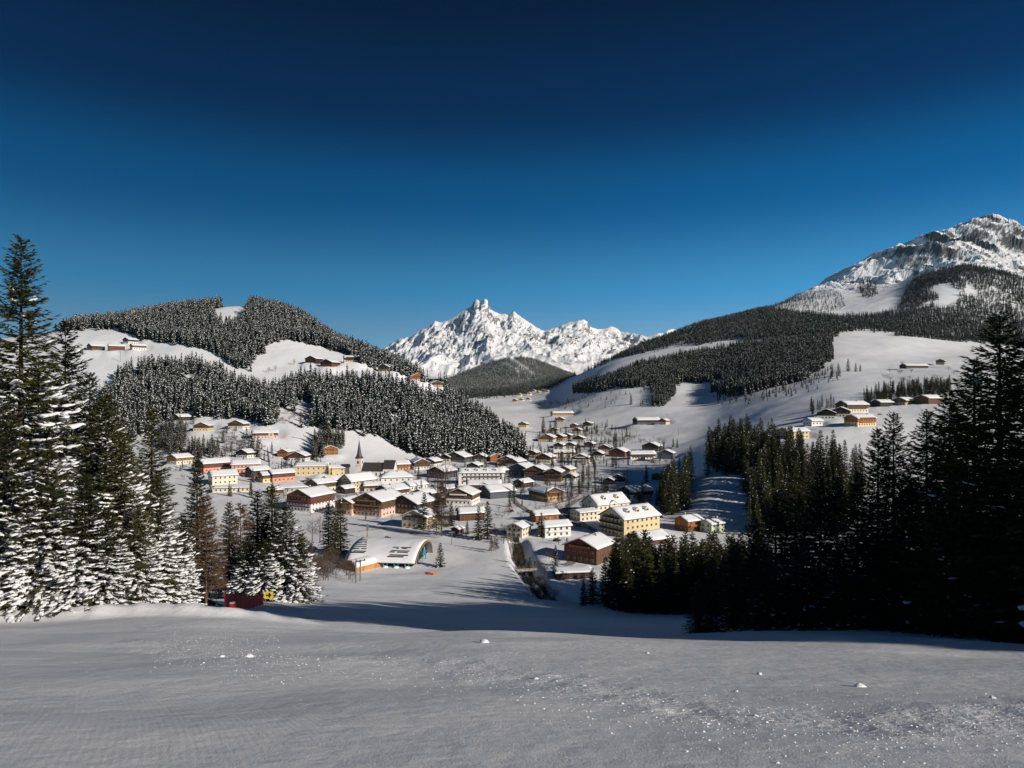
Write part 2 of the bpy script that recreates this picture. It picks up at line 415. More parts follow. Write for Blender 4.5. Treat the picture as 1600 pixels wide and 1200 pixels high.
# ------------------------------------------------------------------ the ground
def spread(a, b, dense0, dense1, nd, no):
    l = dense0 - (dense0 - a) * (np.linspace(1, 0, no, endpoint=False) ** 1.7)
    r = dense1 + (b - dense1) * (np.linspace(0, 1, no + 1)[1:] ** 1.7)
    return np.concatenate([l, np.linspace(dense0, dense1, nd), r])
def build_ground():
    off = 15.0
    tcol = spread(-2.2, 2.6, -0.80, 0.80, 460, 40)
    rows = np.exp(np.linspace(math.log(2.5), math.log(2605 + off), 640)) - off
    Y, T = np.meshgrid(rows, tcol, indexing='ij')
    X = T * (Y + off)
    Z = height(X, Y)
    Z = np.where(Y < 1.0, np.minimum(Z, -1.55), Z)
    V = np.stack([X, Y, Z], -1).reshape(-1, 3)
    me = mesh_from('ground', V, grid_faces(*X.shape), M_GROUND, smooth=True)
    x = X.ravel(); y = Y.ravel()
    d, t = seg_dist(x, y, STREAM_XY)
    soil = 0.8 * (1 - sstep(0.2, 0.75, d / (6.5 + 3.0 * t))) * sstep(0.0, 0.1, t) * (1 - sstep(0.95, 1.0, t))
    uu = CU + FPX * x / np.maximum(y, 1); vv = CV - FPX * V[:, 2] / np.maximum(y, 1)
    bank = in_poly(uu, vv, [(1075,748),(1110,742),(1165,760),(1175,800),(1150,830),(1100,825),(1066,800)])
    soil = np.maximum(soil, 0.36 * bank)
    # tufts showing along the breaks of the meadows
    br = np.abs(fbm(x / 130.0, y / 130.0, 3, 21)) * 9
    soil = np.maximum(soil, 0.40 * (1 - np.clip(br, 0, 1)) * sstep(600, 800, y) * sstep(880, 1000, uu) * (1 - sstep(1700, 1900, y)))
    soil = np.maximum(soil, 0.36 * (1 - np.clip(np.abs(fbm(x / 40.0, y / 40.0, 3, 23)) * 5, 0, 1)) * sstep(380, 430, y) * (1 - sstep(800, 950, y)) * (uu < 1060))
    a = me.attributes.new('soil', 'FLOAT', 'POINT'); a.data.foreach_set('value', soil.astype(np.float32))
    a = me.attributes.new('trodden', 'FLOAT', 'POINT'); a.data.foreach_set('value', track_mask(x, y).astype(np.float32))
    # groomed lanes curve across the left of the foreground
    r = np.hypot(x + 2.0, y + 6.0)
    cordm = sstep(-2.5, -5.0, x - 0.12 * y + 0.8 * fbm(x / 3, y / 3, 2, 71)) * (1 - sstep(30, 46, y)) * (0.55 + 0.45 * fbm(x / 5, y / 5, 2, 77))
    a = me.attributes.new('cord', 'FLOAT', 'POINT'); a.data.foreach_set('value', np.clip(cordm, 0, 1).astype(np.float32))
    a = me.attributes.new('cordx', 'FLOAT', 'POINT'); a.data.foreach_set('value', (0.8 * x + 0.22 * y + 0.012 * y * y).astype(np.float32))
    return tag(link('ground', me), kind='structure')

SKY1 = np.array([(500,590),(560,570),(600,545),(612,536),(625,528),(640,527),(655,517),(668,511),(680,501),(690,503),(700,500),(708,496),(716,490),(724,485),(731,481),(737,479),(739,472),(743,467),(747,467),(750,472),(753,469),(757,466),(762,468),(764,478),(768,484),(778,489),(784,491),(790,490),(794,492),(800,487),(803,485),(808,490),(816,497),(826,504),(838,511),(850,517),(860,513),(872,511),(884,504),(890,502),(896,503),(904,499),(912,498),(918,501),(922,509),(934,514),(944,514),(950,511),(957,509),(964,512),(970,518),(984,519),(998,522),(1010,525),(1018,523),(1030,519),(1038,521),(1044,514),(1050,513),(1058,514),(1070,520),(1100,530),(1160,560),(1300,590)], float)
def massif_height(U, D):
    us = np.arange(400, 1300, 2.0)
    c = (CV - np.interp(us, SKY1[:, 0], SKY1[:, 1])) / FPX
    lev = [c]
    for s in (5, 14, 34):
        lev.append(gsmooth(c[None, :], s, 1)[0])
    lev = np.array(lev)
    Dc = 8000 + 320 * (vnoise(U / 60.0, U * 0 + 3.3, 50) - 0.5) * 2
    s = (D - 5300) / (Dc - 5300)
    back = np.maximum(D - Dc, 0)
    q = np.clip((1 - np.clip(s, 0, 1)) * 5.2 + 0.0, 0, 2.999)
    iq = q.astype(int); fq = q - iq
    fu = np.clip((U - us[0]) / 2.0, 0, len(us) - 1.001); iu = fu.astype(int); fu = fu - iu
    def pick(k):
        return lev[k, iu] * (1 - fu) + lev[k, iu + 1] * fu
    crest = pick(iq) * (1 - fq) + pick(iq + 1) * fq
    zb = (CV - 592) / FPX * 5300
    sc = np.clip(s, 0, 1)
    z = zb + (crest * Dc - zb) * (0.55 * sc ** 1.15 + 0.45 * sc ** 3.0)
    z = z - back * 0.9
    x = (U - CU) / FPX * D
    w1 = 260 * fbm(x / 900, D / 900, 3, 61)
    rg = ridged((x + w1) / 620, (D + w1) / 1300, 5, 63, 0.52)
    rf = ridged((x - 0.4 * D) / 210, D / 420, 4, 67, 0.55)
    env = np.clip(4 * sc * (1 - sc), 0, 1) ** 0.8
    env2 = sstep(0.2, 0.8, sc) * (1 - 0.75 * sstep(0.93, 1.0, sc))
    z = z + (rg - 0.45) * 210 * env + (rf - 0.45) * 90 * env2
    rx = ridged((x + 0.5 * w1) / 120, D / 260, 3, 73, 0.6)
    z = z + (rx - 0.4) * 55 * env2 + 12 * fbm(x / 45, D / 45, 3, 69) * env2
    return z
def build_mountains():
    # middle distance up to the right-hand mountain
    u = np.concatenate([np.linspace(-1200, 640, 60, endpoint=False), np.linspace(640, 1760, 420), np.linspace(1760, 3600, 61)[1:]])
    D = np.exp(np.linspace(math.log(2592.0), math.log(5300.0), 250))
    DD, UU = np.meshgrid(D, u, indexing='ij')
    X = (UU - CU) / FPX * DD
    Z = height(X, DD)
    Z = np.where(DD < 2600, Z - 2.0, Z)
    amp = sstep(430, 700, Z) * sstep(1180, 1330, UU) * sstep(3150, 3400, DD)
    w = 130 * fbm(X / 500, DD / 500, 3, 81)
    # rock ribs slant down to the right
    a1 = (X * 0.80 + DD * 0.60 + w); a2 = (-X * 0.60 + DD * 0.80)
    rg = ridged(a1 / 420, a2 / 1100, 4, 83, 0.45)
    rf = ridged((a1 + 40 * fbm(X / 90, DD / 90, 2, 88)) / 130, a2 / 300, 3, 87, 0.5)
    keep = 1 - 0.85 * np.exp(-((DD - 4100) / 110) ** 2)
    Z = Z + amp * keep * ((rg - 0.5) * 190 + (rf - 0.45) * 70 + 10 * fbm(X / 30, DD / 30, 3, 89))
    cut = DD < 5290
    me = mesh_from('mountain', np.stack([X, DD, Z], -1).reshape(-1, 3), grid_faces(*X.shape), [M_GROUND, M_ROCK1], smooth=True)
    me.polygons.foreach_set('use_smooth', ~(amp[:-1, :-1] > 0.02).ravel())
    fz = (amp[:-1, :-1] > 0.02).ravel().astype(np.int32)
    me.polygons.foreach_set('material_index', fz)
    tag(link('mountain', me), kind='structure')
    # the far massif
    u = np.concatenate([np.linspace(-1200, 560, 40, endpoint=False), np.linspace(560, 1120, 400), np.linspace(1120, 3600, 41)[1:]])
    D = np.linspace(5296.0, 9400.0, 300)
    DD, UU = np.meshgrid(D, u, indexing='ij')
    X = (UU - CU) / FPX * DD
    Z = massif_height(UU, DD)
    far = sstep(520, 400, UU) + sstep(1180, 1320, UU)
    Z = Z * (1 - far) + far * (CV - 600) / FPX * 5300
    me = mesh_from('far_mountains', np.stack([X, DD, Z], -1).reshape(-1, 3), grid_faces(*X.shape), M_ROCK2, smooth=False)
    tag(link('far_mountains', me), kind='structure')

def build_haze():
    """Thin cold air over the whole valley."""
    x0, x1, y0, y1, z0, z1 = -11500.0, 25500.0, -60.0, 9500.0, -130.0, 1420.0
    V = [(x0, y0, z0), (x1, y0, z0), (x1, y1, z0), (x0, y1, z0), (x0, y0, z1), (x1, y0, z1), (x1, y1, z1), (x0, y1, z1)]
    F = [[0, 3, 2, 1], [4, 5, 6, 7], [0, 1, 5, 4], [1, 2, 6, 5], [2, 3, 7, 6], [3, 0, 4, 7]]
    m = bpy.data.materials.new('thin_air'); m.use_nodes = True
    n = m.node_tree; n.nodes.clear()
    v = n.nodes.new('ShaderNodeVolumePrincipled'); v.inputs['Color'].default_value = (0.45, 0.74, 1.0, 1); v.inputs['Density'].default_value = HAZE
    v.inputs['Anisotropy'].default_value = 0.0
    o = n.nodes.new('ShaderNodeOutputMaterial'); n.links.new(v.outputs[0], o.inputs['Volume'])
    tag(link('haze', mesh_from('haze', V, F, m)), 'thin blue haze filling the valley air', 'haze', kind='stuff')
HAZE = 6e-6
# ------------------------------------------------------------------ conifers
def kites(P, Dn, S, L, W):
    """Needle sprays: one lozenge per twig, from P along Dn, width W towards S."""
    L = L[:, None]; W = W[:, None]
    a = P; b = P + Dn * L * 0.45 + S * W; c = P + Dn * L; d = P + Dn * L * 0.45 - S * W
    V = np.stack([a, b, c, d], 1).reshape(-1, 3)
    return V
def unit(v):
    return v / np.maximum(np.linalg.norm(v, axis=-1, keepdims=True), 1e-9)
_k = np.arange(7) * 2 * math.pi / 7
LUMP_V = np.concatenate([np.stack([np.cos(_k), np.sin(_k), _k * 0], 1), np.stack([np.cos(_k + .4) * 0.72, np.sin(_k + .4) * 0.72, _k * 0 + 0.65], 1), np.array([[0, 0, 1.0], [0, 0, -0.35]])])
LUMP_F = [[i, (i + 1) % 7, 7 + (i + 1) % 7, 7 + i] for i in range(7)] + [[7 + i, 7 + (i + 1) % 7, 14, 14] for i in range(7)] + [[(i + 1) % 7, i, 15, 15] for i in range(7)]
LUMP_F = np.array(LUMP_F)
def tris_or_quads(F):
    return [list(dict.fromkeys(map(int, f))) for f in F]
def trunk_mesh(name, H, r, mat, bend=0.0, seg=6, sides=7):
    z = np.linspace(-0.6, H, seg); a = np.arange(sides) * 2 * math.pi / sides
    R = r * (1 - np.clip(z, 0, H) / H) + 0.02
    R[0] *= 1.25
    V = np.concatenate([np.stack([np.cos(a) * R[i] + bend * (z[i] / H) ** 2, np.sin(a) * R[i], a * 0 + z[i]], 1) for i in range(seg)])
    F = [[i * sides + j, i * sides + (j + 1) % sides, (i + 1) * sides + (j + 1) % sides, (i + 1) * sides + j] for i in range(seg - 1) for j in range(sides)]
    return mesh_from(name, V, F, mat, smooth=True)
def gen_spruce(seed, H, R, step=0.5, nb=8, tstep=0.17, tl=0.55, tw=0.065, snow=lambda q: 0.5, lump=1.0, z0=0.05, gap=0.0, load=1.0):
    rg = np.random.default_rng(seed)
    KV, SV, SF = [], [], []; nsv = 0
    z = H * z0
    while z < H - 0.25:
        q = z / H
        prof = (1 - q) ** 0.82
        if q < 0.12: prof *= 0.75 + 2.0 * q
        n = max(4, int(round(nb * (0.55 + 0.45 * (1 - q)))))
        az0 = rg.uniform(0, 6.283)
        for k in range(n):
            if rg.random() < gap: continue
            az = az0 + k * 6.283 / n + rg.normal(0, 0.22)
            L = R * prof * rg.uniform(0.68, 1.12) + 0.22
            zb = z + rg.uniform(-0.5, 0.5) * step
            rise = 0.55 * q ** 1.5 + 0.05; drop = -0.42 + 0.30 * q
            out = np.array([math.cos(az), math.sin(az), 0.0]); side = np.array([-math.sin(az), math.cos(az), 0.0])
            nt = int(L / tstep) + 3
            s = np.sort(np.concatenate([np.linspace(0.12, 1.0, nt), np.linspace(0.12, 1.0, nt)])) + rg.normal(0, 0.01, 2 * nt)
            s = np.clip(s, 0.05, 1.0)
            def curve(s):
                h = L * (rise * s + drop * s * s + 0.16 * s ** 4)
                return out[None] * (L * s)[:, None] + np.array([0, 0, 1.0])[None] * (zb + h)[:, None]
            P = curve(s)
            T = unit(curve(s + 0.02) - P)
            sg = np.tile([1.0, -1.0], nt)
            fwd = rg.uniform(0.45, 1.0, 2 * nt); lat = rg.uniform(0.5, 1.0, 2 * nt) * (1.02 - 0.55 * s); dn = rg.uniform(0.05, 0.55, 2 * nt)
            Dn = unit(T * fwd[:, None] + side[None] * (sg * lat)[:, None] - np.array([0, 0, 1.0])[None] * dn[:, None])
            ln = tl * (0.55 + 0.75 * (1 - s) * min(1.0, L / 2.2) + 0.25) * rg.uniform(0.7, 1.25, 2 * nt) * min(1.0, 0.38 + 0.42 * L)
            up = unit(np.array([0, 0, 1.0])[None] + rg.normal(0, 0.55, (2 * nt, 3)))
            S = unit(np.cross(Dn, up))
            W = tw * rg.uniform(0.7, 1.5, 2 * nt)
            KV.append(kites(P, Dn, S, ln, W))
            # the bough itself
            ss = np.linspace(0, 0.85, 4); B = curve(ss); D2 = curve(ss + 0.3) - B
            KV.append(kites(B, unit(D2), np.tile(side, (4, 1)), np.linalg.norm(D2, axis=1), np.full(4, tw * 1.1)))
            ps = snow(q)
            if rg.random() < ps * 1.15:
                nl = max(1, int(round(L * 1.05 * load)))
                for _ in range(nl):
                    if rg.random() > 0.25 + 0.75 * ps: continue
                    sl = rg.uniform(0.34, 1.0) ** 0.75
                    c = curve(np.array([sl]))[0] + side * rg.normal(0, 0.20) * L * 0.35 * (1.1 - sl)
                    t = unit(curve(np.array([sl + 0.02]))[0] - curve(np.array([sl]))[0])
                    a = rg.uniform(0.2, 0.52) * lump * (0.6 + 0.4 * min(1, L / 3)); b = a * rg.uniform(0.4, 0.8); h = rg.uniform(0.05, 0.12) * lump
                    v = LUMP_V * (1 + rg.normal(0, 0.22, LUMP_V.shape))
                    SV.append(c[None] + t[None] * (v[:, 0:1] * a) + side[None] * (v[:, 1:2] * b) + np.array([[0, 0, 1.0]]) * (v[:, 2:3] * h + 0.03) - np.array([[0, 0, 1.0]]) * 0.5 * b * (v[:, 1:2] ** 2))
                    SF.append(LUMP_F + nsv); nsv += len(LUMP_V)
                # dusted sprays
                m = rg.random(2 * nt) < ps * 0.42
                if m.any():
                    v = kites(P[m] + np.array([0, 0, 0.03]), Dn[m], unit(np.cross(Dn[m], np.array([0, 0, 1.0]) + rg.normal(0, 0.2, (m.sum(), 3)))), ln[m] * rg.uniform(0.5, 0.9, m.sum()), W[m] * 1.15)
                    v = v + np.tile(np.array([[0, 0, 0.035]]), (len(v), 1))
                    SV.append(v); f = np.arange(len(v)).reshape(-1, 4) + nsv; SF.append(f); nsv += len(v)
        z += step * rg.uniform(0.8, 1.2) * (0.55 + 0.6 * (1 - q))
    # leading shoot
    top = np.array([[0, 0, H - 0.9]]); KV.append(kites(top, np.array([[0, 0, 1.0]]), np.array([[1.0, 0, 0]]), np.array([0.95]), np.array([tw])))
    KV.append(kites(top, np.array([[0, 0, 1.0]]), np.array([[0, 1.0, 0]]), np.array([0.95]), np.array([tw])))
    KV = np.concatenate(KV)
    crown = mesh_from('spruce_crown', KV, np.arange(len(KV)).reshape(-1, 4), M_NEEDLE)
    sn = None
    if SV:
        sn = mesh_from('spruce_snow', np.concatenate(SV), tris_or_quads(np.concatenate(SF)), M_SNOW, smooth=True)
    tr = trunk_mesh('spruce_trunk', H - 0.6, 0.011 * H + 0.05, M_BARK)
    return dict(H=H, crown=crown, snow=sn, trunk=tr)

def gen_far_spruce(seed, snowp, tiers=10, nb=7, asp=0.145):
    """Unit-height tree for woods seen from afar: dark sprays with snow lying on some."""
    rg = np.random.default_rng(seed)
    V, F, M = [], [], []
    def quad(vs, m):
        i = len(V); V.extend(vs); F.append([i, i + 1, i + 2, i + 3]); M.append(m)
    for t in range(tiers):
        q = t / tiers
        z = 0.06 + 0.90 * q
        L = asp * (1 - q) ** 0.75 * 1.15 + 0.012
        az0 = rg.uniform(0, 6.28)
        for k in range(nb):
            az = az0 + k * 6.283 / nb + rg.normal(0, 0.3)
            l = L * rg.uniform(0.65, 1.2)
            o = np.array([math.cos(az), math.sin(az), 0]); s = np.array([-math.sin(az), math.cos(az), 0])
            zz = z + rg.normal(0, 0.018)
            p = o * 0.004 + np.array([0, 0, zz + 0.03]); tip = o * l + np.array([0, 0, zz - 0.035 - 0.25 * l])
            mid = (p + tip) / 2 + np.array([0, 0, 0.02]); w = 0.36 * l + 0.006
            quad([p, mid + s * w - [0, 0, 0.022], tip, mid - s * w - [0, 0, 0.022]], 0)
            if rg.random() < snowp:
                f = rg.uniform(0.15, 0.55); g = min(1.0, f + rg.uniform(0.25, 0.6))
                a = p + (tip - p) * f; b = p + (tip - p) * g; m2 = (a + b) / 2 + np.array([0, 0, 0.016]); w2 = w * rg.uniform(0.4, 0.9)
                up = np.array([0, 0, 0.010]) + o * 0.004
                quad([a + up, m2 + s * w2 + up - [0, 0, 0.012], b + up, m2 - s * w2 + up - [0, 0, 0.012]], 1)
    for k in range(3):
        az = k * 2.1
        s = np.array([math.cos(az), math.sin(az), 0]) * 0.010
        quad([np.array([0, 0, -0.03]) + s, np.array([0, 0, -0.03]) - s, np.array([0, 0, 1.0]) - s * 0.1, np.array([0, 0, 1.0]) + s * 0.1], 0)
    return mesh_from('far_spruce', np.array(V), np.array(F), [M_NEEDLE_F, M_SNOW], mi=M)
def gen_mid_spruce(seed, H, R, snow, step=0.95, nb=7):
    return gen_spruce(seed, H, R, step=step, nb=nb, tstep=0.5, tl=0.95, tw=0.17, snow=snow, lump=1.55, z0=0.04, load=0.5)

def gen_bare(seed, H, spread, mat, n0=14, larch=False, fine=1.0):
    """Leafless tree or shrub: trunk and forking twigs, as one crown mesh."""
    rg = np.random.default_rng(seed)
    KV = []
    def twig(p, d, L, w, depth):
        n = 3
        side = unit(np.cross(d, rg.normal(0, 1, 3)))
        KV.append(kites(p[None], d[None], side[None], np.array([L]), np.array([w])))
        side2 = unit(np.cross(d, side))
        KV.append(kites(p[None], d[None], side2[None], np.array([L]), np.array([w])))
        if depth == 0: return
        for _ in range(rg.integers(3, 6)):
            f = rg.uniform(0.25, 0.95)
            nd = unit(d + rg.normal(0, 0.55, 3) + np.array([0, 0, 0.18 if not larch else 0.05]))
            twig(p + d * L * f, nd, L * rg.uniform(0.4, 0.65), w * 0.55, depth - 1)
    for i in range(n0):
        q = rg.uniform(0.12, 0.97)
        az = rg.uniform(0, 6.283)
        el = 0.25 if larch else rg.uniform(0.5, 1.2)
        d = unit(np.array([math.cos(az), math.sin(az), el]))
        L = spread * ((1 - q) ** 0.7 if larch else (0.55 + 0.6 * (1 - q))) * rg.uniform(0.7, 1.1) + 0.3
        twig(np.array([0, 0, H * q * (1.0 if larch else 0.75)]), d, L, 0.035 * fine * (H / 8) ** 0.5, 2)
    KV = np.concatenate(KV)
    return dict(H=H, crown=mesh_from('bare_crown', KV, np.arange(len(KV)).reshape(-1, 4), mat), snow=None, trunk=trunk_mesh('bare_trunk', H, (0.007 if larch else 0.014) * H + 0.03, mat))

def put_tree(name, proto, x, y, label, group=None, scale=1.0, rz=None, cat='tree', sink=0.15, zs=1.0):
    z = hz(x, y) - sink
    o = thing(name, label, cat, (x, y, z), random.uniform(0, 6.283) if rz is None else rz, group)
    o.scale = (scale, scale, scale * zs)
    link('trunk', proto['trunk'], o); link('crown', proto['crown'], o)
    if proto['snow'] is not None: link('snow', proto['snow'], o)['kind'] = 'stuff'
    return o

# ------------------------------------------------------------------ woods
def in_poly(u, v, poly):
    p = np.array(poly, float); r = np.zeros(u.shape, bool); j = len(p) - 1
    for i in range(len(p)):
        c = ((p[i, 1] > v) != (p[j, 1] > v)) & (u < (p[j, 0] - p[i, 0]) * (v - p[i, 1]) / (p[j, 1] - p[i, 1] + 1e-12) + p[i, 0])
        r ^= c; j = i
    return r
def sample_area(u0, u1, d0, d1, spacing, seed):
    rg = np.random.default_rng(seed)
    xs0 = min((u0 - CU) / FPX * d0, (u0 - CU) / FPX * d1); xs1 = max((u1 - CU) / FPX * d0, (u1 - CU) / FPX * d1)
    gx = np.arange(xs0, xs1, spacing); gy = np.arange(d0, d1, spacing)
    X, Y = np.meshgrid(gx, gy); X = X + rg.uniform(-0.48, 0.48, X.shape) * spacing; Y = Y + rg.uniform(-0.48, 0.48, Y.shape) * spacing
    X = X.ravel(); Y = Y.ravel()
    u = CU + FPX * X / Y
    m = (u > u0) & (u < u1)
    return X[m], Y[m]
def wood_points(poly, d0, d1, spacing, seed, holes=(), keep=None):
    p = np.array(poly, float)
    X, Y = sample_area(p[:, 0].min(), p[:, 0].max(), d0, d1, spacing, seed)
    Z = height(X, Y)
    u = CU + FPX * X / Y; v = CV - FPX * Z / Y
    k = np.clip(1000.0 / Y, 0.35, 1.6)
    u = u + k * (9 * fbm(X / 45, Y / 45, 3, seed + 3) + np.random.default_rng(seed).normal(0, 2.5, len(X)))
    v = v + k * (5 * fbm(X / 45 + 9, Y / 45, 3, seed + 4) + np.random.default_rng(seed + 1).normal(0, 1.6, len(X)))
    m = in_poly(u, v, poly)
    for h in holes: m &= ~in_poly(u, v, h)
    if keep is not None: m &= keep(X, Y, u, v)
    return X[m], Y[m], Z[m]
TREE_LIB = {}
def tree_collection(key, meshes):
    c = bpy.data.collections.new('trees_' + key)
    for i, me in enumerate(meshes):
        c.objects.link(bpy.data.objects.new('wood_tree', me))
    TREE_LIB[key] = c
    return c
def scatter(name, pts, coll, hmin, hmax, label, seed, lean=0.03, cat='wood'):
    """One wood that reads as a mass: instances on points."""
    rg = np.random.default_rng(seed)
    X, Y, Z = pts
    if len(X) > 500:
        k = (fbm(X / 28, Y / 28, 3, seed + 50) + rg.normal(0, 0.12, len(X))) > -0.34
        X, Y, Z = X[k], Y[k], Z[k]
    n = len(X)
    me = bpy.data.meshes.new(name)
    me.vertices.add(n); me.vertices.foreach_set('co', np.stack([X, Y, Z - 0.3], 1).astype(np.float32).ravel())
    h = hmin + (hmax - hmin) * np.clip(0.5 + 0.55 * fbm(X / 50, Y / 50, 3, seed) + rg.normal(0, 0.28, n), -0.25, 1.25)
    a = me.attributes.new('tree_h', 'FLOAT', 'POINT'); a.data.foreach_set('value', h.astype(np.float32))
    w = h * rg.uniform(0.75, 1.35, n)
    sc = np.stack([w, w, h], 1).astype(np.float32)
    a = me.attributes.new('tree_scale', 'FLOAT_VECTOR', 'POINT'); a.data.foreach_set('vector', sc.ravel())
    rot = np.stack([rg.normal(0, lean, n), rg.normal(0, lean, n), rg.uniform(0, 6.283, n)], 1).astype(np.float32)
    a = me.attributes.new('tree_rot', 'FLOAT_VECTOR', 'POINT'); a.data.foreach_set('vector', rot.ravel())
    o = link(name, me)
    ng = bpy.data.node_groups.new(name, 'GeometryNodeTree')
    ng.interface.new_socket('Geometry', in_out='INPUT', socket_type='NodeSocketGeometry')
    ng.interface.new_socket('Geometry', in_out='OUTPUT', socket_type='NodeSocketGeometry')
    gi = ng.nodes.new('NodeGroupInput'); go = ng.nodes.new('NodeGroupOutput')
    ip = ng.nodes.new('GeometryNodeInstanceOnPoints')
    ci = ng.nodes.new('GeometryNodeCollectionInfo'); ci.inputs['Collection'].default_value = coll
    ci.inputs['Separate Children'].default_value = True; ci.inputs['Reset Children'].default_value = True
    at = ng.nodes.new('GeometryNodeInputNamedAttribute'); at.data_type = 'FLOAT_VECTOR'; at.inputs['Name'].default_value = 'tree_scale'
    ar = ng.nodes.new('GeometryNodeInputNamedAttribute'); ar.data_type = 'FLOAT_VECTOR'; ar.inputs['Name'].default_value = 'tree_rot'
    rv = ng.nodes.new('FunctionNodeRandomValue'); rv.data_type = 'INT'
    rv.inputs['Min'].default_value = 0 if 'Min' in rv.inputs else 0
    for s in rv.inputs:
        if s.type == 'INT' and s.name == 'Min': s.default_value = 0
        if s.type == 'INT' and s.name == 'Max': s.default_value = 50
    ip.inputs['Pick Instance'].default_value = True
    L = ng.links.new
    L(gi.outputs[0], ip.inputs['Points']); L(ci.outputs[0], ip.inputs['Instance'])
    L([s for s in rv.outputs if s.type == 'INT'][0], ip.inputs['Instance Index'])
    L([s for s in at.outputs if s.enabled and s.name == 'Attribute'][0], ip.inputs['Scale'])
    L([s for s in ar.outputs if s.enabled and s.name == 'Attribute'][0], ip.inputs['Rotation'])
    L(ip.outputs[0], go.inputs[0])
    md = o.modifiers.new('wood', 'NODES'); md.node_group = ng
    return tag(o, label, cat, kind='stuff')

def unit_tree(pr):
    """Crown, snow and trunk of a single tree joined and scaled to unit height, for woods."""
    V, F, M = [], [], []; n0 = 0; mats = []
    for k in ('crown', 'snow', 'trunk'):
        me = pr[k]
        if me is None: continue
        a = np.zeros(len(me.vertices) * 3, np.float32); me.vertices.foreach_get('co', a)
        V.append(a.reshape(-1, 3) / pr['H'])
        for p in me.polygons: F.append([i + n0 for i in p.vertices]); M.append(len(mats))
        mats.append(me.materials[0]); n0 += len(me.vertices)
    return mesh_from('wood_tree', np.concatenate(V), F, mats, mi=M)
def build_woods():
    light = tree_collection('light', [gen_far_spruce(100 + i, 0.62, 10, 7, 0.135 + 0.01 * i) for i in range(5)])
    dark = tree_collection('dark', [gen_far_spruce(200 + i, 0.20, 10, 7, 0.135 + 0.01 * i) for i in range(5)])
    coarse = tree_collection('coarse', [gen_far_spruce(300 + i, 0.5, 7, 6, 0.17) for i in range(4)])
    snowyc = tree_collection('snowyc', [gen_far_spruce(340 + i, 0.7, 7, 6, 0.17) for i in range(4)])
    coarsed = tree_collection('coarsed', [gen_far_spruce(320 + i, 0.30, 7, 6, 0.17) for i in range(4)])
    spur = [(150,640),(160,592),(200,584),(250,580),(300,579),(350,588),(385,606),(420,612),(450,602),(478,590),(530,592),(560,597),(600,605),(640,616),(665,628),(690,628),(705,622),(740,648),(780,678),(812,700),(822,716),(790,720),(740,718),(690,716),(650,711),(625,700),(590,684),(560,674),(520,668),(470,668),(430,664),(380,656),(330,652),(285,650),(240,664),(200,690),(160,690)]
    holes = [[(142,575),(200,575),(188,588),(170,610),(160,625),(176,640),(150,640)], [(478,590),(495,600),(530,603),(528,592)], [(632,600),(700,600),(700,622),(640,616)], [(440,640),(505,642),(495,664),(430,668)]]
    p = wood_points(spur, 800, 1100, 5.0, 11, holes)
    nearest = np.argsort(p[1])[:0]
    scatter('spruce_wood', p, light, 17, 30, 'dense snow-dusted spruce wood covering the spur above the village', 1)
    upper = [(60,512),(150,503),(200,490),(260,484),(300,474),(340,464),(400,464),(450,478),(500,503),(560,538),(620,568),(690,598),(720,640),(705,622),(690,603),(640,588),(605,578),(590,576),(560,562),(500,540),(440,532),(412,545),(398,566),(385,582),(362,570),(330,548),(290,540),(260,536),(240,532),(212,531),(204,523),(170,513),(120,516)]
    clear = [[(330,488),(350,477),(384,475),(392,484),(374,508),(352,512),(336,506)]]
    p = wood_points(upper, 1030, 1480, 5.2, 12, clear)
    scatter('spruce_wood', p, light, 16, 28, 'grey snowy spruce wood covering the rounded hilltop on the left', 2)
    # young snowy hardwood in the gap of the spur
    belt = [(895,608),(925,600),(950,590),(1000,574),(1060,558),(1130,546),(1200,537),(1260,533),(1300,531),(1302,560),(1275,580),(1255,600),(1230,612),(1180,622),(1150,622),(1115,616),(1108,596),(1060,600),(1010,607),(960,606),(925,615),(895,613)]
    bh = [[(1010,601),(1050,612),(1000,622)], [(1112,590),(1135,598),(1115,612)]]
    p = wood_points(belt, 1250, 2150, 6.4, 13, bh)
    scatter('spruce_wood', p, dark, 17, 27, 'dark spruce and larch belt across the right valley flank', 3)
    p = wood_points([(1018,608),(1050,598),(1056,615),(1035,636),(1018,634)], 1150, 1700, 6.0, 14)
    scatter('spruce_wood', p, dark, 14, 20, 'small dark copse on the snowy slope below the belt', 4)
    p = wood_points([(1112,618),(1170,612),(1240,602),(1300,574),(1320,588),(1250,616),(1190,630),(1120,634)], 1000, 1700, 19.0, 24)
    scatter('scattered_trees', p, dark, 7, 15, 'loose scatter of small trees below the dark belt on the right', 24)
    p = wood_points([(880,626),(960,612),(1010,606),(1010,622),(940,640),(880,640)], 1100, 2300, 30.0, 25)
    scatter('scattered_trees', p, dark, 6, 12, 'loose scatter of small trees on the slope left of the dark copse', 25)
    ridge = [(690,612),(780,612),(850,596),(900,576),(960,559),(1000,541),(1050,522),(1080,508),(1120,497),(1200,483),(1250,489),(1310,496),(1310,526),(1200,529),(1130,533),(1085,540),(1060,541),(1020,548),(960,561),(900,590),(865,606),(820,616),(760,622),(690,625)]
    p = wood_points(ridge, 1900, 3500, 9.0, 15, [[(860,610),(892,588),(940,570),(1000,553),(1050,543),(1085,541),(1100,552),(1040,565),(960,585),(900,610)]])
    scatter('spruce_wood', p, coarsed, 15, 24, 'long forested ridge falling towards the valley mouth', 5)
    big = [(1200,498),(1300,496),(1360,494),(1400,486),(1414,458),(1430,436),(1460,418),(1500,412),(1540,420),(1600,436),(1700,455),(1700,552),(1600,552),(1540,548),(1480,542),(1440,535),(1415,531),(1390,520),(1340,516),(1300,522),(1200,526)]
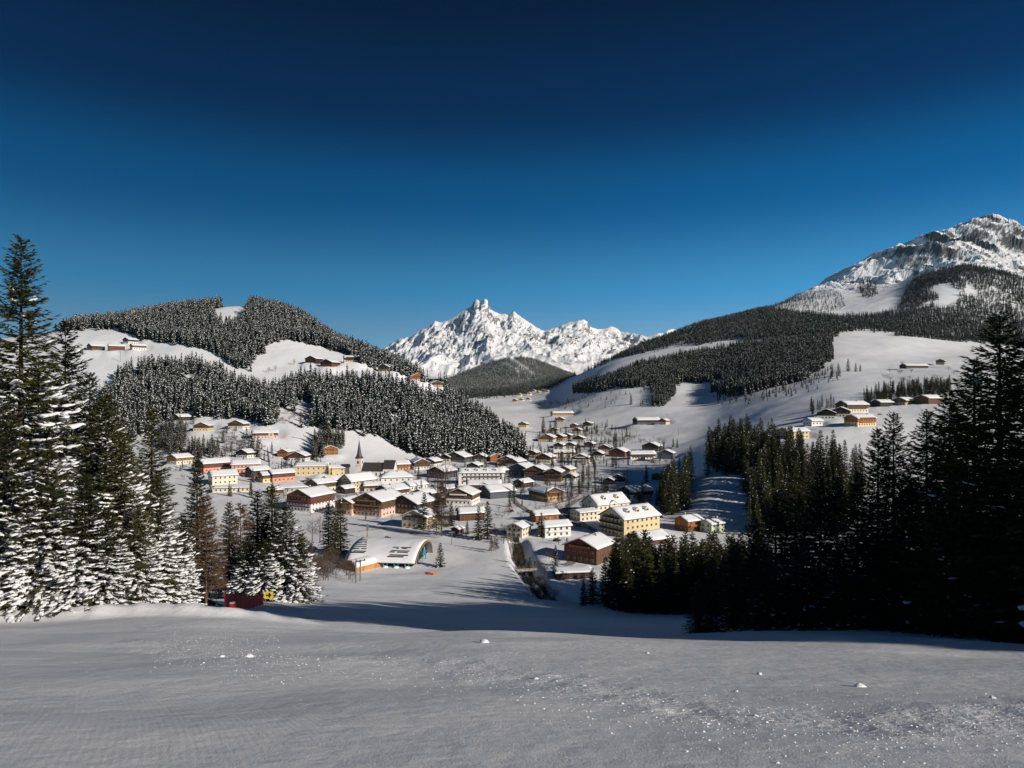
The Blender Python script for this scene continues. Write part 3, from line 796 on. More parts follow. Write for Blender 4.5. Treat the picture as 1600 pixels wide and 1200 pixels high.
    bhole = [[(1462,446),(1482,442),(1494,452),(1504,466),(1490,480),(1464,482),(1458,474),(1468,464),(1455,455)], [(1508,444),(1520,446),(1532,464),(1512,462)]]
    p = wood_points(big, 2000, 3260, 9.5, 16, bhole)
    scatter('spruce_wood', p, coarsed, 16, 25, 'broad dark forest below the rocky mountain on the right', 6)
    sparse = [(1195,476),(1240,462),(1290,455),(1316,462),(1320,480),(1300,490),(1200,490)]
    p = wood_points(sparse, 2600, 4200, 21.0, 17)
    scatter('spruce_wood', p, coarse, 13, 21, 'thin grey trees on the left shoulder of the rocky mountain', 7)
    p = wood_points([(1345,436),(1366,440),(1372,462),(1350,466),(1342,452)], 2800, 3900, 13.0, 18)
    scatter('spruce_wood', p, coarsed, 13, 21, 'isolated patch of trees on the open snow of the rocky mountain', 8)
    mid = [(660,622),(690,598),(730,580),(770,563),(805,549),(835,558),(870,574),(900,588),(900,614),(820,618),(740,622)]
    mh = [[(790,557),(797,556),(838,586),(832,587)], [(786,566),(793,566),(815,583),(808,584)]]
    p = wood_points(mid, 2750, 4300, 11.0, 19, mh)
    scatter('spruce_wood', p, snowyc, 15, 24, 'forested foothill with white ski runs below the pale peaks', 9)
# ------------------------------------------------------------------ single trees
def tree_top(name, protos, u, vtop, D, label, group=None, widen=1.0, cat='tree'):
    x = (u - CU) / FPX * D
    H = (CV - vtop) / FPX * D - hz(x, D)
    pr = protos[random.randrange(len(protos))] if isinstance(protos, list) else protos
    s = H / pr['H']
    o = put_tree(name, pr, x, D, label, group, 1.0, None, cat)
    o.scale = (s * widen, s * widen, s)
    return o
def build_near_trees():
    snowy_tall = gen_spruce(1, 29, 5.8, step=0.55, nb=9, snow=lambda q: float(np.clip(1.75 - 2.5 * q, 0.04, 0.85)), lump=1.25, load=1.75, gap=0.06)
    snowy_tall2 = gen_spruce(2, 26, 6.2, step=0.55, nb=9, snow=lambda q: float(np.clip(1.85 - 2.2 * q, 0.05, 0.85)), lump=1.25, load=1.75, gap=0.04)
    snowy = [gen_spruce(3 + i, 20, 4.9, step=0.48, nb=8, snow=lambda q: float(np.clip(1.7 - 1.9 * q, 0, 0.8)), lump=1.15, load=1.75, gap=0.03) for i in range(2)]
    darktop = gen_spruce(8, 22, 3.3, step=0.45, nb=8, snow=lambda q: float(np.clip(1.0 - 2.0 * q, 0, 0.8)), lump=1.0, load=1.2)
    black = [gen_spruce(20 + i, 26, 5.6 + 0.6 * i, step=0.50, nb=9, snow=lambda q: 0.10, lump=0.9, gap=0.02, load=0.7) for i in range(3)]
    L = 'snow-laden spruce '
    g = None
    for (u, v, D, pr, w, lab) in [
        (33, 368, 54, snowy_tall, 1.0, 'tallest spruce on the left, bare pointed top and snowy lower boughs'),
        (102, 500, 60, snowy_tall2, 0.95, 'second tallest left spruce, thin bare leader and snow-covered skirt'),
        (165, 612, 58, snowy[0], 1.05, 'thickly snow-covered spruce just right of the two tallest'),
        (12, 640, 49.8, snowy[1], 1.05, 'snow-plastered spruce at the left picture edge beside the piste bank'),
        (75, 690, 50.2, snowy[0], 1.05, 'young snowy spruce at the piste bank below the tallest spruce'),
        (132, 735, 50.6, snowy[1], 1.1, 'low bushy snowy spruce at the bank, left of centre of its row'),
        (190, 668, 54, snowy[1], 1.0, 'snow-hung spruce with wide boughs in the middle of the left row'),
        (237, 632, 74, darktop, 1.0, 'slim dark-topped spruce rising behind the snowy left row'),
        (247, 742, 56, snowy[0], 1.0, 'snowy spruce at the right end of the roadside row, wide at its base'),
        (308, 712, 84, darktop, 1.0, 'dark slender spruce beside the brown larch left of the red fence'),
        (286, 800, 61, snowy[1], 0.85, 'small snow-dusted spruce beside the brown larch'),
        (-70, 400, 53, snowy_tall2, 1.0, 'tall spruce half outside the left picture edge'),
        (48, 760, 49.9, snowy[0], 1.2, 'squat snow-covered spruce at the bank, second from the left edge'),
        (105, 805, 50.3, snowy[1], 1.3, 'knee-high bushy snowy spruce at the bank, its boughs on the ground'),
        (168, 790, 51.2, snowy[0], 1.25, 'bushy snow-covered spruce at the bank below the middle of the row'),
        (218, 785, 53, snowy[1], 1.15, 'snow-covered spruce at the bank near the right end of the row'),
        (272, 842, 57, snowy[0], 1.1, 'small snowy spruce at the right end of the bank'),
        (140, 580, 72, snowy_tall2, 1.0, 'spruce in the second rank right of the second tallest'),
        (-30, 600, 62, snowy_tall, 1.0, 'spruce standing behind the row at the left picture edge'),
        (60, 560, 68, snowy_tall2, 1.0, 'spruce in the second rank behind the tallest one'),
        (200, 700, 70, snowy[0], 1.0, 'snowy spruce in the second rank behind the left row'),
        (425, 756, 146, darktop, 1.25, 'tallest spruce of the clump behind the red fence, dark top'),
        (402, 764, 150, darktop, 1.15, 'dark spruce on the left in the clump behind the red fence'),
        (447, 788, 140, snowy[0], 1.15, 'snow-covered spruce on the right in the clump behind the red fence'),
        (386, 838, 138, snowy[1], 1.2, 'short snow-white spruce in front of the clump behind the red fence'),
        (413, 842, 136, snowy[0], 1.2, 'broad snow-white spruce in front of the clump'),
        (470, 832, 140, snowy[1], 1.1, 'small snowy spruce at the right foot of the clump'),
        (358, 782, 142, darktop, 1.0, 'slim green spruce between the larch and the clump'),
    ]:
        tree_top('spruce_tree', pr, u, v, D, lab, 'spruces left of the piste', w * (1.12 if D < 100 else 1.3))
    larch = gen_bare(31, 16, 2.7, M_LARCH, 230, True, 1.3)
    larch2 = gen_bare(32, 14, 2.4, M_LARCH, 170, True, 1.5)
    tree_top('larch_tree', larch, 322, 768, 64, 'brown leafless larch right of the snowy spruce row', None, 1.0)
    tree_top('larch_tree', larch2, 376, 780, 142, 'brown bare larch among the clump behind the red fence', None, 1.1)
    tree_top('larch_tree', larch2, 484, 842, 150, 'small brown larch right of the snowy clump', None, 1.0)
    # right-hand stand, in the shade of the wood that goes on outside the picture
    for (u, v, D, w, lab) in [
        (1562, 487, 50, 1.15, 'tallest black spruce on the right against the sky'),
        (1603, 526, 45, 1.1, 'black spruce at the right picture edge'),
        (1522, 556, 55, 1.1, 'black spruce left of the tallest right spruce'),
        (1484, 606, 60, 1.1, 'black spruce third from the tallest, with a ragged top'),
        (1448, 640, 64, 1.05, 'dark spruce beside the twin tops on the right'),
        (1396, 643, 70, 0.9, 'dark spruce, right one of the slender twin tops'),
        (1372, 668, 72, 0.95, 'dark spruce, left one of the slender twin tops'),
        (1340, 735, 62, 1.15, 'broad dark spruce below the hillside hotel'),
        (1308, 742, 84, 0.95, 'dark spruce right of the olive-lit spruce'),
        (1282, 728, 92, 0.95, 'dark spruce behind the olive-lit spruce'),
        (1243, 734, 98, 1.1, 'olive-lit dark spruce standing above the black stand'),
        (1212, 768, 84, 1.15, 'dark spruce left of the olive-lit spruce'),
        (1178, 806, 74, 1.15, 'black spruce at the left shoulder of the near stand'),
        (1146, 840, 70, 1.15, 'black spruce near the left end of the near stand'),
        (1112, 872, 66, 1.2, 'short black spruce at the left end of the near stand'),
        (1092, 905, 64, 1.2, 'lowest black spruce at the corner beside the shaded piste'),
        (1255, 800, 60, 1.15, 'black spruce at the piste edge below the olive-lit spruce'),
        (1420, 740, 54, 1.1, 'black spruce at the piste edge in the middle of the stand'),
        (1200, 850, 62, 1.15, 'squat black spruce at the shaded piste edge'),
        (1500, 700, 50, 1.1, 'black spruce at the piste edge below the ragged top'),
        (1310, 850, 57, 1.1, 'black spruce at the piste edge left of the middle'),
        (1370, 830, 55, 1.2, 'low black spruce at the piste edge under the twin tops'),
        (1560, 720, 46.5, 1.1, 'low black spruce at the piste edge by the right picture edge'),
    ]:
        tree_top('spruce_tree', black, u, v, D, lab, 'black spruces right of the piste', w * 1.15)
    # second rank, along the stream below
    midd = [gen_mid_spruce(40 + i, 25, 3.6, lambda q: 0.22) for i in range(3)]
    midb = [gen_mid_spruce(43 + i, 23, 3.4, lambda q: 0.10) for i in range(2)]
    mids = [gen_mid_spruce(46 + i, 22, 4.0, lambda q: 0.5) for i in range(3)]
    row = [(912,905,205),(926,886,212),(946,868,216),(968,858,210),(984,832,226),(1000,850,214),(1016,838,230),(1036,842,216),(1052,836,228),(1066,838,212),(1082,832,232),(1098,842,218),(1112,832,230),(1126,850,205),(960,890,200),(1000,890,198),(1040,885,196),(1080,880,190),(1140,838,222),(1160,850,200),(1180,835,215)]
    fx, fy, fz = wood_points([(952,952),(962,925),(1000,918),(1075,910),(1200,915),(1200,962),(1068,966),(990,958)], 175, 262, 5.2, 55)
    scatter('spruce_wood', (fx, fy, fz), tree_collection('streamwood', [unit_tree(p) for p in midb]), 15, 23, 'dense black spruces filling the row below the yellow hotel', 56)
    for i, (u, v, D) in enumerate(sorted(row)):
        nth = ['first', 'second', 'third', 'fourth', 'fifth', 'sixth', 'seventh', 'eighth', 'ninth', 'tenth', 'eleventh', 'twelfth', 'thirteenth', 'fourteenth', 'fifteenth', 'sixteenth', 'seventeenth', 'eighteenth', 'nineteenth', 'twentieth', 'last'][i]
        tree_top('spruce_tree', midb if i % 2 else midd, u, v, D, nth + ' dark spruce from the left in the row below the yellow hotel', 'dark spruces along the stream', 1.4)
    rng = np.random.default_rng(5)
    # wood outside the right edge that shades the stand and the piste
    X = rng.uniform(28, 190, 3000); Y = rng.uniform(-45, 230, 3000)
    k = ((X - 25) * 0.62 + (Y - 34) * 0.78 > 4.5) & (X > 0.80 * np.maximum(Y, 0) + 6)
    X, Y = X[k], Y[k]
    keepi = []
    for i in range(len(X)):
        if all((X[i] - X[j]) ** 2 + (Y[i] - Y[j]) ** 2 > 16 for j in keepi): keepi.append(i)
    X, Y = X[keepi], Y[keepi]
    lx, ly = [], []
    for row_i in range(4):
        for t in np.arange(0, 90, 2.6):
            lx.append(30 + 0.78 * t + 0.62 * (row_i * 3.0) + rng.normal(0, 0.4)); ly.append(37.5 - 0.62 * t + 0.78 * (row_i * 3.0) + rng.normal(0, 0.4))
    lx, ly = np.array(lx), np.array(ly); k = lx > 0.80 * np.maximum(ly, 0) + 6
    X = np.concatenate([X, lx[k]]); Y = np.concatenate([Y, ly[k]])
    c = tree_collection('shade', [unit_tree(p) for p in black])
    scatter('spruce_wood', (X, Y, height(X, Y)), c, 26, 33, 'spruce wood continuing beyond the right edge of the piste', 21)
    return dict(black=black, midd=midd, midb=midb, mids=mids, larch=[larch, larch2])
def build_mid_trees(T):
    midd, midb, mids = T['midd'], T['midb'], T['mids']
    # shaded slope on the right
    rs0 = random.Random(12)
    midcol = tree_collection('midwood', [unit_tree(p) for p in midb + midd])
    midsnow = tree_collection('midsnow', [unit_tree(p) for p in mids])
    n = 0
    for (poly, d0, d1, sp, cap, lab, grp) in [
        ([(1026,792),(1034,760),(1048,735),(1075,716),(1108,706),(1106,738),(1085,750),(1072,775),(1066,800),(1045,806)], 400, 760, 6.5, 48, 'dark spruce in the stand left of the blue-shaded bank', 'stand left of the shaded bank'),
        ([(1108,706),(1150,698),(1195,704),(1225,714),(1262,716),(1262,740),(1200,748),(1150,742),(1125,740),(1106,738)], 440, 760, 7.0, 52, 'dark spruce wood on the crest above the blue-shaded bank', 'trees above the shaded bank'),
        ([(1160,752),(1200,748),(1262,740),(1300,735),(1350,745),(1345,800),(1330,850),(1290,868),(1180,872),(1160,850),(1172,810)], 405, 600, 8.0, 84, 'dense dark spruce wood right of the blue-shaded bank', 'stand right of the shaded bank')]:
        X, Y, Z = wood_points(poly, d0, d1, sp, 31 + cap)
        idx = np.argsort(Y)
        if cap > 50:
            scatter('spruce_wood', (X, Y, Z), midcol, 21, 31, lab, 40 + cap)
            continue
        for i in idx[:cap]:
            n += 1
            put_tree('spruce_tree', (midb + midd)[n % 5], X[i], Y[i], lab, grp, rs0.uniform(0.85, 1.2))
    # village and meadow trees placed one by one: column, top row, foot row
    one = [
     (513,785,862,'d','left one of the two big dark spruces left of the curved lift station'),
     (532,780,866,'d','right one of the two big dark spruces left of the curved lift station'),
     (523,800,868,'d','dark spruce between and in front of the two big ones'),
     (688,846,885,'s','lone slim spruce right of the curved lift station'),
     (762,782,842,'d','large dark spruce in front of the glass-gabled house'),
     (748,790,843,'d','dark spruce at the left of the large one before the glass-gabled house'),
     (730,812,834,'d','small spruce beside the red hut'),
     (846,800,838,'s','slim spruce between the cream cottage and the white cottage'),
     (705,785,822,'b','spruce right of the beige chalet'),
     (663,768,826,'b','spruce left of the beige chalet'),
     (818,842,882,'d','spruce beside the stream, tall one'),
     (828,852,892,'d','spruce beside the stream below the tall one'),
     (886,838,872,'d','dark spruce left of the brown hotel'),
     (868,852,885,'s','snow-covered spruce above the shed roof'),
     (910,732,762,'d','spruce at the field edge, left one of the pair'),
     (920,736,762,'s','spruce at the field edge, right one of the pair'),
     (1010,726,754,'d','lone dark spruce on the far side of the snowy field'),
     (945,746,772,'d','dark spruce left of the chalet in blue shade'),
     (962,680,706,'d','pointed spruce behind the red-brown farmhouses'),
     (923,688,716,'d','tall spruce beside the small snowy chalets'),
     (899,695,708,'d','small spruce among the far chalets'),
     (905,693,708,'d','small spruce right of another among the far chalets'),
     (849,651,676,'d','left spruce of the far hamlet clump'),
     (868,651,678,'d','middle spruce of the far hamlet clump'),
     (860,660,682,'d','right spruce of the far hamlet clump'),
     (1052,684,698,'d','spruce at the shaded hamlet edge'),
     (1058,686,700,'d','spruce beside another at the shaded hamlet edge'),
     (651,706,722,'d','conical spruce behind the church roof'),
     (394,680,712,'d','left of twin spruces above the salmon houses'),
     (403,682,715,'d','right of twin spruces above the salmon houses'),
     (588,758,772,'b','small spruce by the white farmhouse'),
     (986,616,632,'d','lone spruce on the snowy slope above the valley'),
     (1325,560,580,'d','lone large spruce at the meadow below the farm'),
     (1337,566,580,'d','small spruce beside the lone large one at the meadow'),
     (1344,568,580,'d','smallest spruce at the meadow below the farm'),
     (1300,568,588,'d','spruce at the left of the meadow group'),
     (1310,566,586,'d','second spruce of the meadow group'),
     (795,742,762,'b','spruce beside the balconied hotel'),
     (783,738,760,'d','dark spruce right of the long white-roofed hotel'),
     (840,705,722,'b','spruce behind the paired chalets'),
     (856,702,722,'d','spruce between far chalets'),
     (1222,690,722,'d','spruce below the yellow hillside house'),
     (1282,672,730,'d','tall spruce right of the yellow hillside house'),
     (1270,690,735,'d','spruce left of the tall one by the yellow hillside house'),
     (1236,690,724,'d','spruce beneath the hillside house, right of another'),
     (1300,690,735,'d','spruce right of the tall one by the hillside house'),
    ]
    for (u, vt, vb, k, lab) in one:
        x, d = ground_at(u, vb)
        H = (vb - vt) / FPX * d
        pr = {'d': midd, 'b': midb, 's': mids}[k][random.randrange(2)]
        o = put_tree('spruce_tree', pr, x, d, lab, 'single spruces in the valley')
        s = H / pr['H']; o.scale = (s * 1.35, s * 1.35, s)
    # copses near the village
    for (poly, sp, n, pr, hm, lab, grp) in [
        ([(488,688),(535,684),(537,706),(520,708),(505,722),(488,722)], 5.0, 34, mids, (13, 18), 'snow-dusted copse above the yellow school', 'copse above the yellow school'),
        ([(292,716),(300,688),(325,676),(348,690),(350,708),(335,716)], 6.0, 26, mids, (14, 20), 'snow-dusted spruce in the rounded copse above the salmon houses', 'rounded copse on the left'),
        ([(245,700),(255,668),(290,672),(290,700),(275,712)], 7.0, 20, mids, (14, 20), 'snow-dusted spruces beside the dark chalet at the wood edge', 'trees by the left wood edge'),
        ([(1350,622),(1395,614),(1440,610),(1490,600),(1490,612),(1440,622),(1400,628),(1350,634)], 9.0, 30, midd, (12, 18), 'strip of dark spruces above the hillside farms', 'strip above the hillside farms'),
        ([(1265,645),(1300,636),(1320,632),(1300,644),(1270,652)], 9.0, 12, midd, (12, 17), 'dark spruce behind the dark hillside chalets', 'trees behind the hillside chalets'),
        ([(1000,618),(1012,612),(1014,632),(1002,636)], 9, 4, midd, (9, 13), 'little spruce on the slope left of the dark copse', 'slope saplings')]:
        X, Y, Z = wood_points(poly, 380, 1500, sp, 77)
        if grp in ('strip above the hillside farms', 'trees by the left wood edge', 'copse above the yellow school'):
            scatter('spruce_copse', (X, Y, Z), midcol if pr is midd else midsnow, hm[0], hm[1], lab, 90)
            continue
        for i in range(min(n, len(X))):
            h = random.uniform(*hm); q = pr[random.randrange(len(pr))]
            put_tree('spruce_tree', q, X[i], Y[i], lab, grp, h / q['H'])
    # bare broadleaf trees and shrubs
    bare = [gen_bare(51 + i, 11, 3.6, M_TWIG, 26, False, 1.3) for i in range(3)]
    shrub = [gen_bare(55 + i, 3.2, 2.2, M_TWIG, 22, False, 0.9) for i in range(2)]
    lar = T['larch']
    # hedges, fruit trees and bushes between the houses: too many to tell apart
    PA = np.array(PADS)
    def clear_of_pads(X, Y, u, v):
        ok = np.ones(len(X), bool)
        for px, py, pz, hs in PA: ok &= np.hypot(X - px, Y - py) > hs * 0.95
        return ok
    vill = [(270,735),(300,700),(400,690),(470,725),(560,735),(640,725),(820,715),(840,680),(920,660),(1050,700),(1040,730),(960,740),(920,765),(1040,780),(1030,800),(900,800),(870,860),(800,835),(720,832),(690,790),(620,812),(520,810),(440,790),(330,780)]
    bc = tree_collection('gardens', [unit_tree(b) for b in bare + shrub])
    X, Y, Z = wood_points(vill, 370, 1300, 9.5, 61, keep=clear_of_pads)
    k = fbm(X / 60, Y / 60, 3, 62) > -0.05
    scatter('garden_bushes', (X[k], Y[k], Z[k]), bc, 2.0, 6.5, 'bare garden bushes and fruit trees between the village houses', 63)
    X, Y, Z = wood_points(vill, 370, 1300, 15.0, 64, keep=clear_of_pads)
    k = fbm(X / 70, Y / 70, 3, 65) > 0.02
    scatter('garden_spruces', (X[k], Y[k], Z[k]), midcol, 5, 14, 'dark garden spruces dotted between the village houses', 66)
    X, Y, Z = wood_points([(255,720),(262,668),(300,655),(345,660),(420,660),(450,690),(400,712),(330,716)], 650, 1000, 9.0, 67, keep=clear_of_pads)
    k = fbm(X / 45, Y / 45, 3, 68) > 0.0
    scatter('hedgerow', (X[k], Y[k], Z[k]), tree_collection('hedge', [unit_tree(b) for b in shrub + mids[:1]]), 2.5, 9, 'frosted bushes and young spruces on the slope left of the church', 69)
    for (u, vt, vb, k, lab) in [
        (690,752,838,'L','tall brown larch in the middle of the village'), (682,770,836,'L','brown larch left of the tall one'),
        (696,716,790,'B','broad bare tree behind the tall larch'), (684,722,786,'B','bare tree beside the dark-roofed house'),
        (775,828,862,'L','brown larch beside the stream'), (768,838,864,'L','smaller brown larch beside the stream'),
        (500,800,850,'B','bare tree left of the two big dark spruces'), (488,806,846,'B','bare tree near the red balconied hotel'),
        (528,760,785,'B','bare tree left of the white farmhouse'), (555,765,785,'B','bare tree in front of the white farmhouse'),
        (1038,683,698,'B','round bare tree alone on the snowy field edge'), (1042,646,652,'B','small round bare tree on the open slope'),
        (420,568,580,'B','bare tree at the left of the upper meadow'), (430,565,578,'B','bare tree right of another on the upper meadow'),
        (460,556,568,'B','pale bare tree on the upper meadow'), (1335,700,735,'B','bare tree below the hillside hotel'),
        (875,700,728,'B','bare tree by the paired chalets'), (1410,560,575,'B','bare tree by the farm on the far right meadow'),
        (1470,585,600,'B','bare tree near the right edge meadow'), (930,770,792,'B','bare tree beside the cream hotel'),
        (980,728,752,'B','bare tree at the far field edge')]:
        x, d = ground_at(u, vb); H = (vb - vt) / FPX * d
        pr = (lar if k == 'L' else bare)[random.randrange(2)]
        put_tree('larch_tree' if k == 'L' else 'bare_tree', pr, x, d, lab, None, H / pr['H'])
    rs = random.Random(3)
    for cu, cv, su, sv, n_, lab, grp in [(640, 770, 60, 30, 22, 'bare village tree among the houses around the parsonage', 'bare trees round the parsonage'), (870, 735, 50, 35, 22, 'bare village tree among the far chalets', 'bare trees of the far chalets'), (880, 790, 45, 25, 20, 'bare garden tree beside the village road', 'roadside bare trees'), (420, 745, 60, 18, 14, 'bare tree among the salmon and cream houses', 'bare trees of the left quarter'), (790, 755, 60, 22, 14, 'bare tree around the long hotel', 'bare trees round the long hotel')]:
        for _ in range(n_):
            x, d = ground_at(cu + rs.uniform(-su, su), cv + rs.uniform(-sv, sv)); pr = bare[rs.randrange(3)]
            put_tree('bare_tree', pr, x, d, lab, grp, rs.uniform(0.35, 0.85))
    for cu, cv, su, sv, n_, lab, grp in [(690, 745, 60, 25, 16, 'village spruce among the houses behind the long hotel', 'spruces behind the long hotel'), (880, 700, 50, 30, 24, 'village spruce among the far chalets', 'spruces of the far chalets'), (420, 740, 60, 20, 9, 'village spruce among the left houses', 'spruces of the left quarter'), (840, 770, 60, 30, 12, 'village spruce near the roundabout', 'spruces near the roundabout')]:
        for _ in range(n_):
            x, d = ground_at(cu + rs.uniform(-su, su), cv + rs.uniform(-sv, sv)); pr = (midd + mids)[rs.randrange(5)]
            put_tree('spruce_tree', pr, x, d, lab, grp, rs.uniform(0.28, 0.62))
    spots = [(515 + rs.uniform(-28, 36), 905 + rs.uniform(-30, 4)) for _ in range(46)]
    for (u, v) in spots:
        x, d = ground_at(u, v); pr = shrub[rs.randrange(2)]
        put_tree('bare_shrub', pr, x, d, 'reddish bare shrub in the thicket left of the curved lift station', 'thicket left of the lift station', rs.uniform(1.1, 2.0), cat='shrub')
    for cu, cv, su, sv, n, lab, grp in [(850, 900, 18, 30, 26, 'bare shrub on the banks of the stream', 'stream shrubs'), (800, 850, 14, 20, 16, 'bare shrub beside the upper stream', 'upper stream shrubs'), (905, 775, 40, 12, 34, 'bare garden shrub by the village road', 'roadside shrubs'), (370, 705, 25, 10, 16, 'snowy shrub on the slope above the salmon houses', 'slope shrubs'), (1440, 590, 60, 14, 22, 'shrub along the upper right meadow track', 'meadow shrubs'), (880, 636, 40, 8, 30, 'shrub along the valley stream in the distance', 'distant stream shrubs'), (465, 655, 28, 8, 22, 'frosted shrub in the gap of the wood', 'frosted shrubs')]:
        for _ in range(n):
            x, d = ground_at(cu + rs.uniform(-su, su), cv + rs.uniform(-sv, sv)); pr = shrub[rs.randrange(2)]
            put_tree('bare_shrub', pr, x, d, lab, grp, rs.uniform(0.7, 1.3) * (1 + d / 1200), cat='shrub')
# ------------------------------------------------------------------ houses
def wood_mat(name, col):
    m, n, b = new_mat(name)
    tc = N(n, 'ShaderNodeTexCoord')
    sp = N(n, 'ShaderNodeSeparateXYZ'); n.links.new(tc.outputs['Object'], sp.inputs[0])
    # upright boards: tone changes from board to board
    s = math_n(n, 'FLOOR', math_n(n, 'MULTIPLY', math_n(n, 'ADD', sp.outputs['X'], sp.outputs['Y']), 3.5))
    wn_ = N(n, 'ShaderNodeTexWhiteNoise'); wn_.noise_dimensions = '1D'; n.links.new(s, wn_.inputs['W'])
    no = N(n, 'ShaderNodeTexNoise', Scale=0.7, Detail=5.0); n.links.new(tc.outputs['Object'], no.inputs['Vector'])
    f = math_n(n, 'ADD', math_n(n, 'MULTIPLY', wn_.outputs['Value'], 0.5), math_n(n, 'MULTIPLY', no.outputs['Fac'], 0.5))
    r = ramp(n, f, [(0.15, tuple(c * 0.55 for c in col)), (0.85, tuple(min(1, c * 1.4) for c in col))])
    n.links.new(r.outputs['Color'], b.inputs['Base Color'])
    b.inputs['Roughness'].default_value = 0.75; b.inputs['Specular IOR Level'].default_value = 0.2
    return m
WALLS = {}
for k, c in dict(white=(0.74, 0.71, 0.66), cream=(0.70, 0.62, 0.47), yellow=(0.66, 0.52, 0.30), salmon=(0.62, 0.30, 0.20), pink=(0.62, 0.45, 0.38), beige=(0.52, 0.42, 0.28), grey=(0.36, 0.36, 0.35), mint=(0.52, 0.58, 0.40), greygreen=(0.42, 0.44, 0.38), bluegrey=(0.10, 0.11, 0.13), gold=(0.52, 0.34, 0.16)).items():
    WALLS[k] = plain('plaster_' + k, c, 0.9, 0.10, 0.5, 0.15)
for k, c in dict(dark=(0.045, 0.030, 0.022), brown=(0.12, 0.065, 0.035), redbrown=(0.15, 0.055, 0.035), orange=(0.34, 0.13, 0.04), honey=(0.30, 0.15, 0.06), darkred=(0.10, 0.028, 0.022)).items():
    WALLS[k] = wood_mat('timber_' + k, c)
M_EAVES = wood_mat('roof_boards', (0.075, 0.045, 0.03))
M_PANE = plain('window_glass', (0.02, 0.024, 0.03), 0.12, 0.3, 2.0, 0.6)
M_FRAME = plain('window_frame', (0.30, 0.26, 0.21), 0.6, 0.1)
M_STONE = plain('chimney_render', (0.34, 0.31, 0.28), 0.9, 0.2)
M_METAL = plain('zinc', (0.30, 0.31, 0.33), 0.45, 0.1, 1.0, 0.5, 0.6)
M_SHINGLE = plain('slate_shingles', (0.055, 0.048, 0.045), 0.8, 0.35, 2.5, 0.25)
M_COPPER = plain('dark_copper', (0.05, 0.055, 0.055), 0.55, 0.3, 1.0, 0.4)
M_TEAL = plain('teal_steel', (0.03, 0.30, 0.36), 0.45, 0.1, 1.0, 0.4)
M_GREEN = plain('green_glass', (0.03, 0.16, 0.08), 0.25, 0.2, 1.0, 0.5)

def box_data(cx, cy, cz, sx, sy, sz):
    x0, x1, y0, y1, z0, z1 = cx - sx / 2, cx + sx / 2, cy - sy / 2, cy + sy / 2, cz - sz / 2, cz + sz / 2
    V = [(x0, y0, z0), (x1, y0, z0), (x1, y1, z0), (x0, y1, z0), (x0, y0, z1), (x1, y0, z1), (x1, y1, z1), (x0, y1, z1)]
    F = [[0, 3, 2, 1], [4, 5, 6, 7], [0, 1, 5, 4], [1, 2, 6, 5], [2, 3, 7, 6], [3, 0, 4, 7]]
    return V, F
def boxes(name, lst, mat, mis=None):
    V, F, M = [], [], []
    for k, b in enumerate(lst):
        v, f = box_data(*b); i = len(V); V += v; F += [[j + i for j in q] for q in f]; M += [mis[k] if mis else 0] * 6
    return mesh_from(name, V, F, mat, mi=M if mis else None)
def prism_y(name, poly, y0, y1, mat):
    n = len(poly)
    V = [(x, y0, z) for x, z in poly] + [(x, y1, z) for x, z in poly]
    F = [list(range(n))] + [list(range(2 * n - 1, n - 1, -1))] + [[i, i + n, (i + 1) % n + n, (i + 1) % n] for i in range(n)]
    return mesh_from(name, V, F, mat)
# shared window: proud frame, glass set back, two muntins
def window_mesh():
    w, h = 1.0, 1.0
    l = [(0, -0.03, 0, w, 0.04, h)]; m = [1]
    l += [(-w / 2, -0.05, 0, 0.07, 0.12, h + 0.07), (w / 2, -0.05, 0, 0.07, 0.12, h + 0.07), (0, -0.052, h / 2, w - 0.07, 0.11, 0.07), (0, -0.052, -h / 2, w - 0.07, 0.15, 0.09), (0, -0.05, 0, 0.035, 0.06, h - 0.08)]
    m += [0] * 5
    return boxes('window', l, [M_FRAME, M_PANE], m)
WIN = window_mesh()
def balcony_mesh(key, mat):
    # unit width, 1.3 m deep, posts and rail boards
    l = [(0, -0.65, 0, 1.0, 1.3, 0.14), (0, -1.27, 0.55, 1.0, 0.06, 0.72), (0, -1.28, 0.98, 1.0, 0.12, 0.08)]
    for i in (-0.49, -0.17, 0.17, 0.49): l.append((i, -1.24, 0.5, 0.012, 0.12, 1.0))
    for i in (-0.494, 0.494): l.append((i, -0.62, 0.5, 0.008, 1.2, 0.8))
    return boxes('balcony_' + key, l, mat)
BALC = {k: balcony_mesh(k, WALLS[k]) for k in ('brown', 'dark', 'redbrown', 'orange', 'honey', 'white', 'darkred')}
CHIM = boxes('chimney', [(0, 0, 0, 0.8, 0.8, 2.2), (0, 0, 1.15, 1.0, 1.0, 0.14)], M_STONE)
CHIM_SNOW = mesh_from('chimney_snow', LUMP_V * np.array([0.55, 0.55, 0.35]) + np.array([0, 0, 1.2]), tris_or_quads(LUMP_F), M_SNOW, smooth=True)

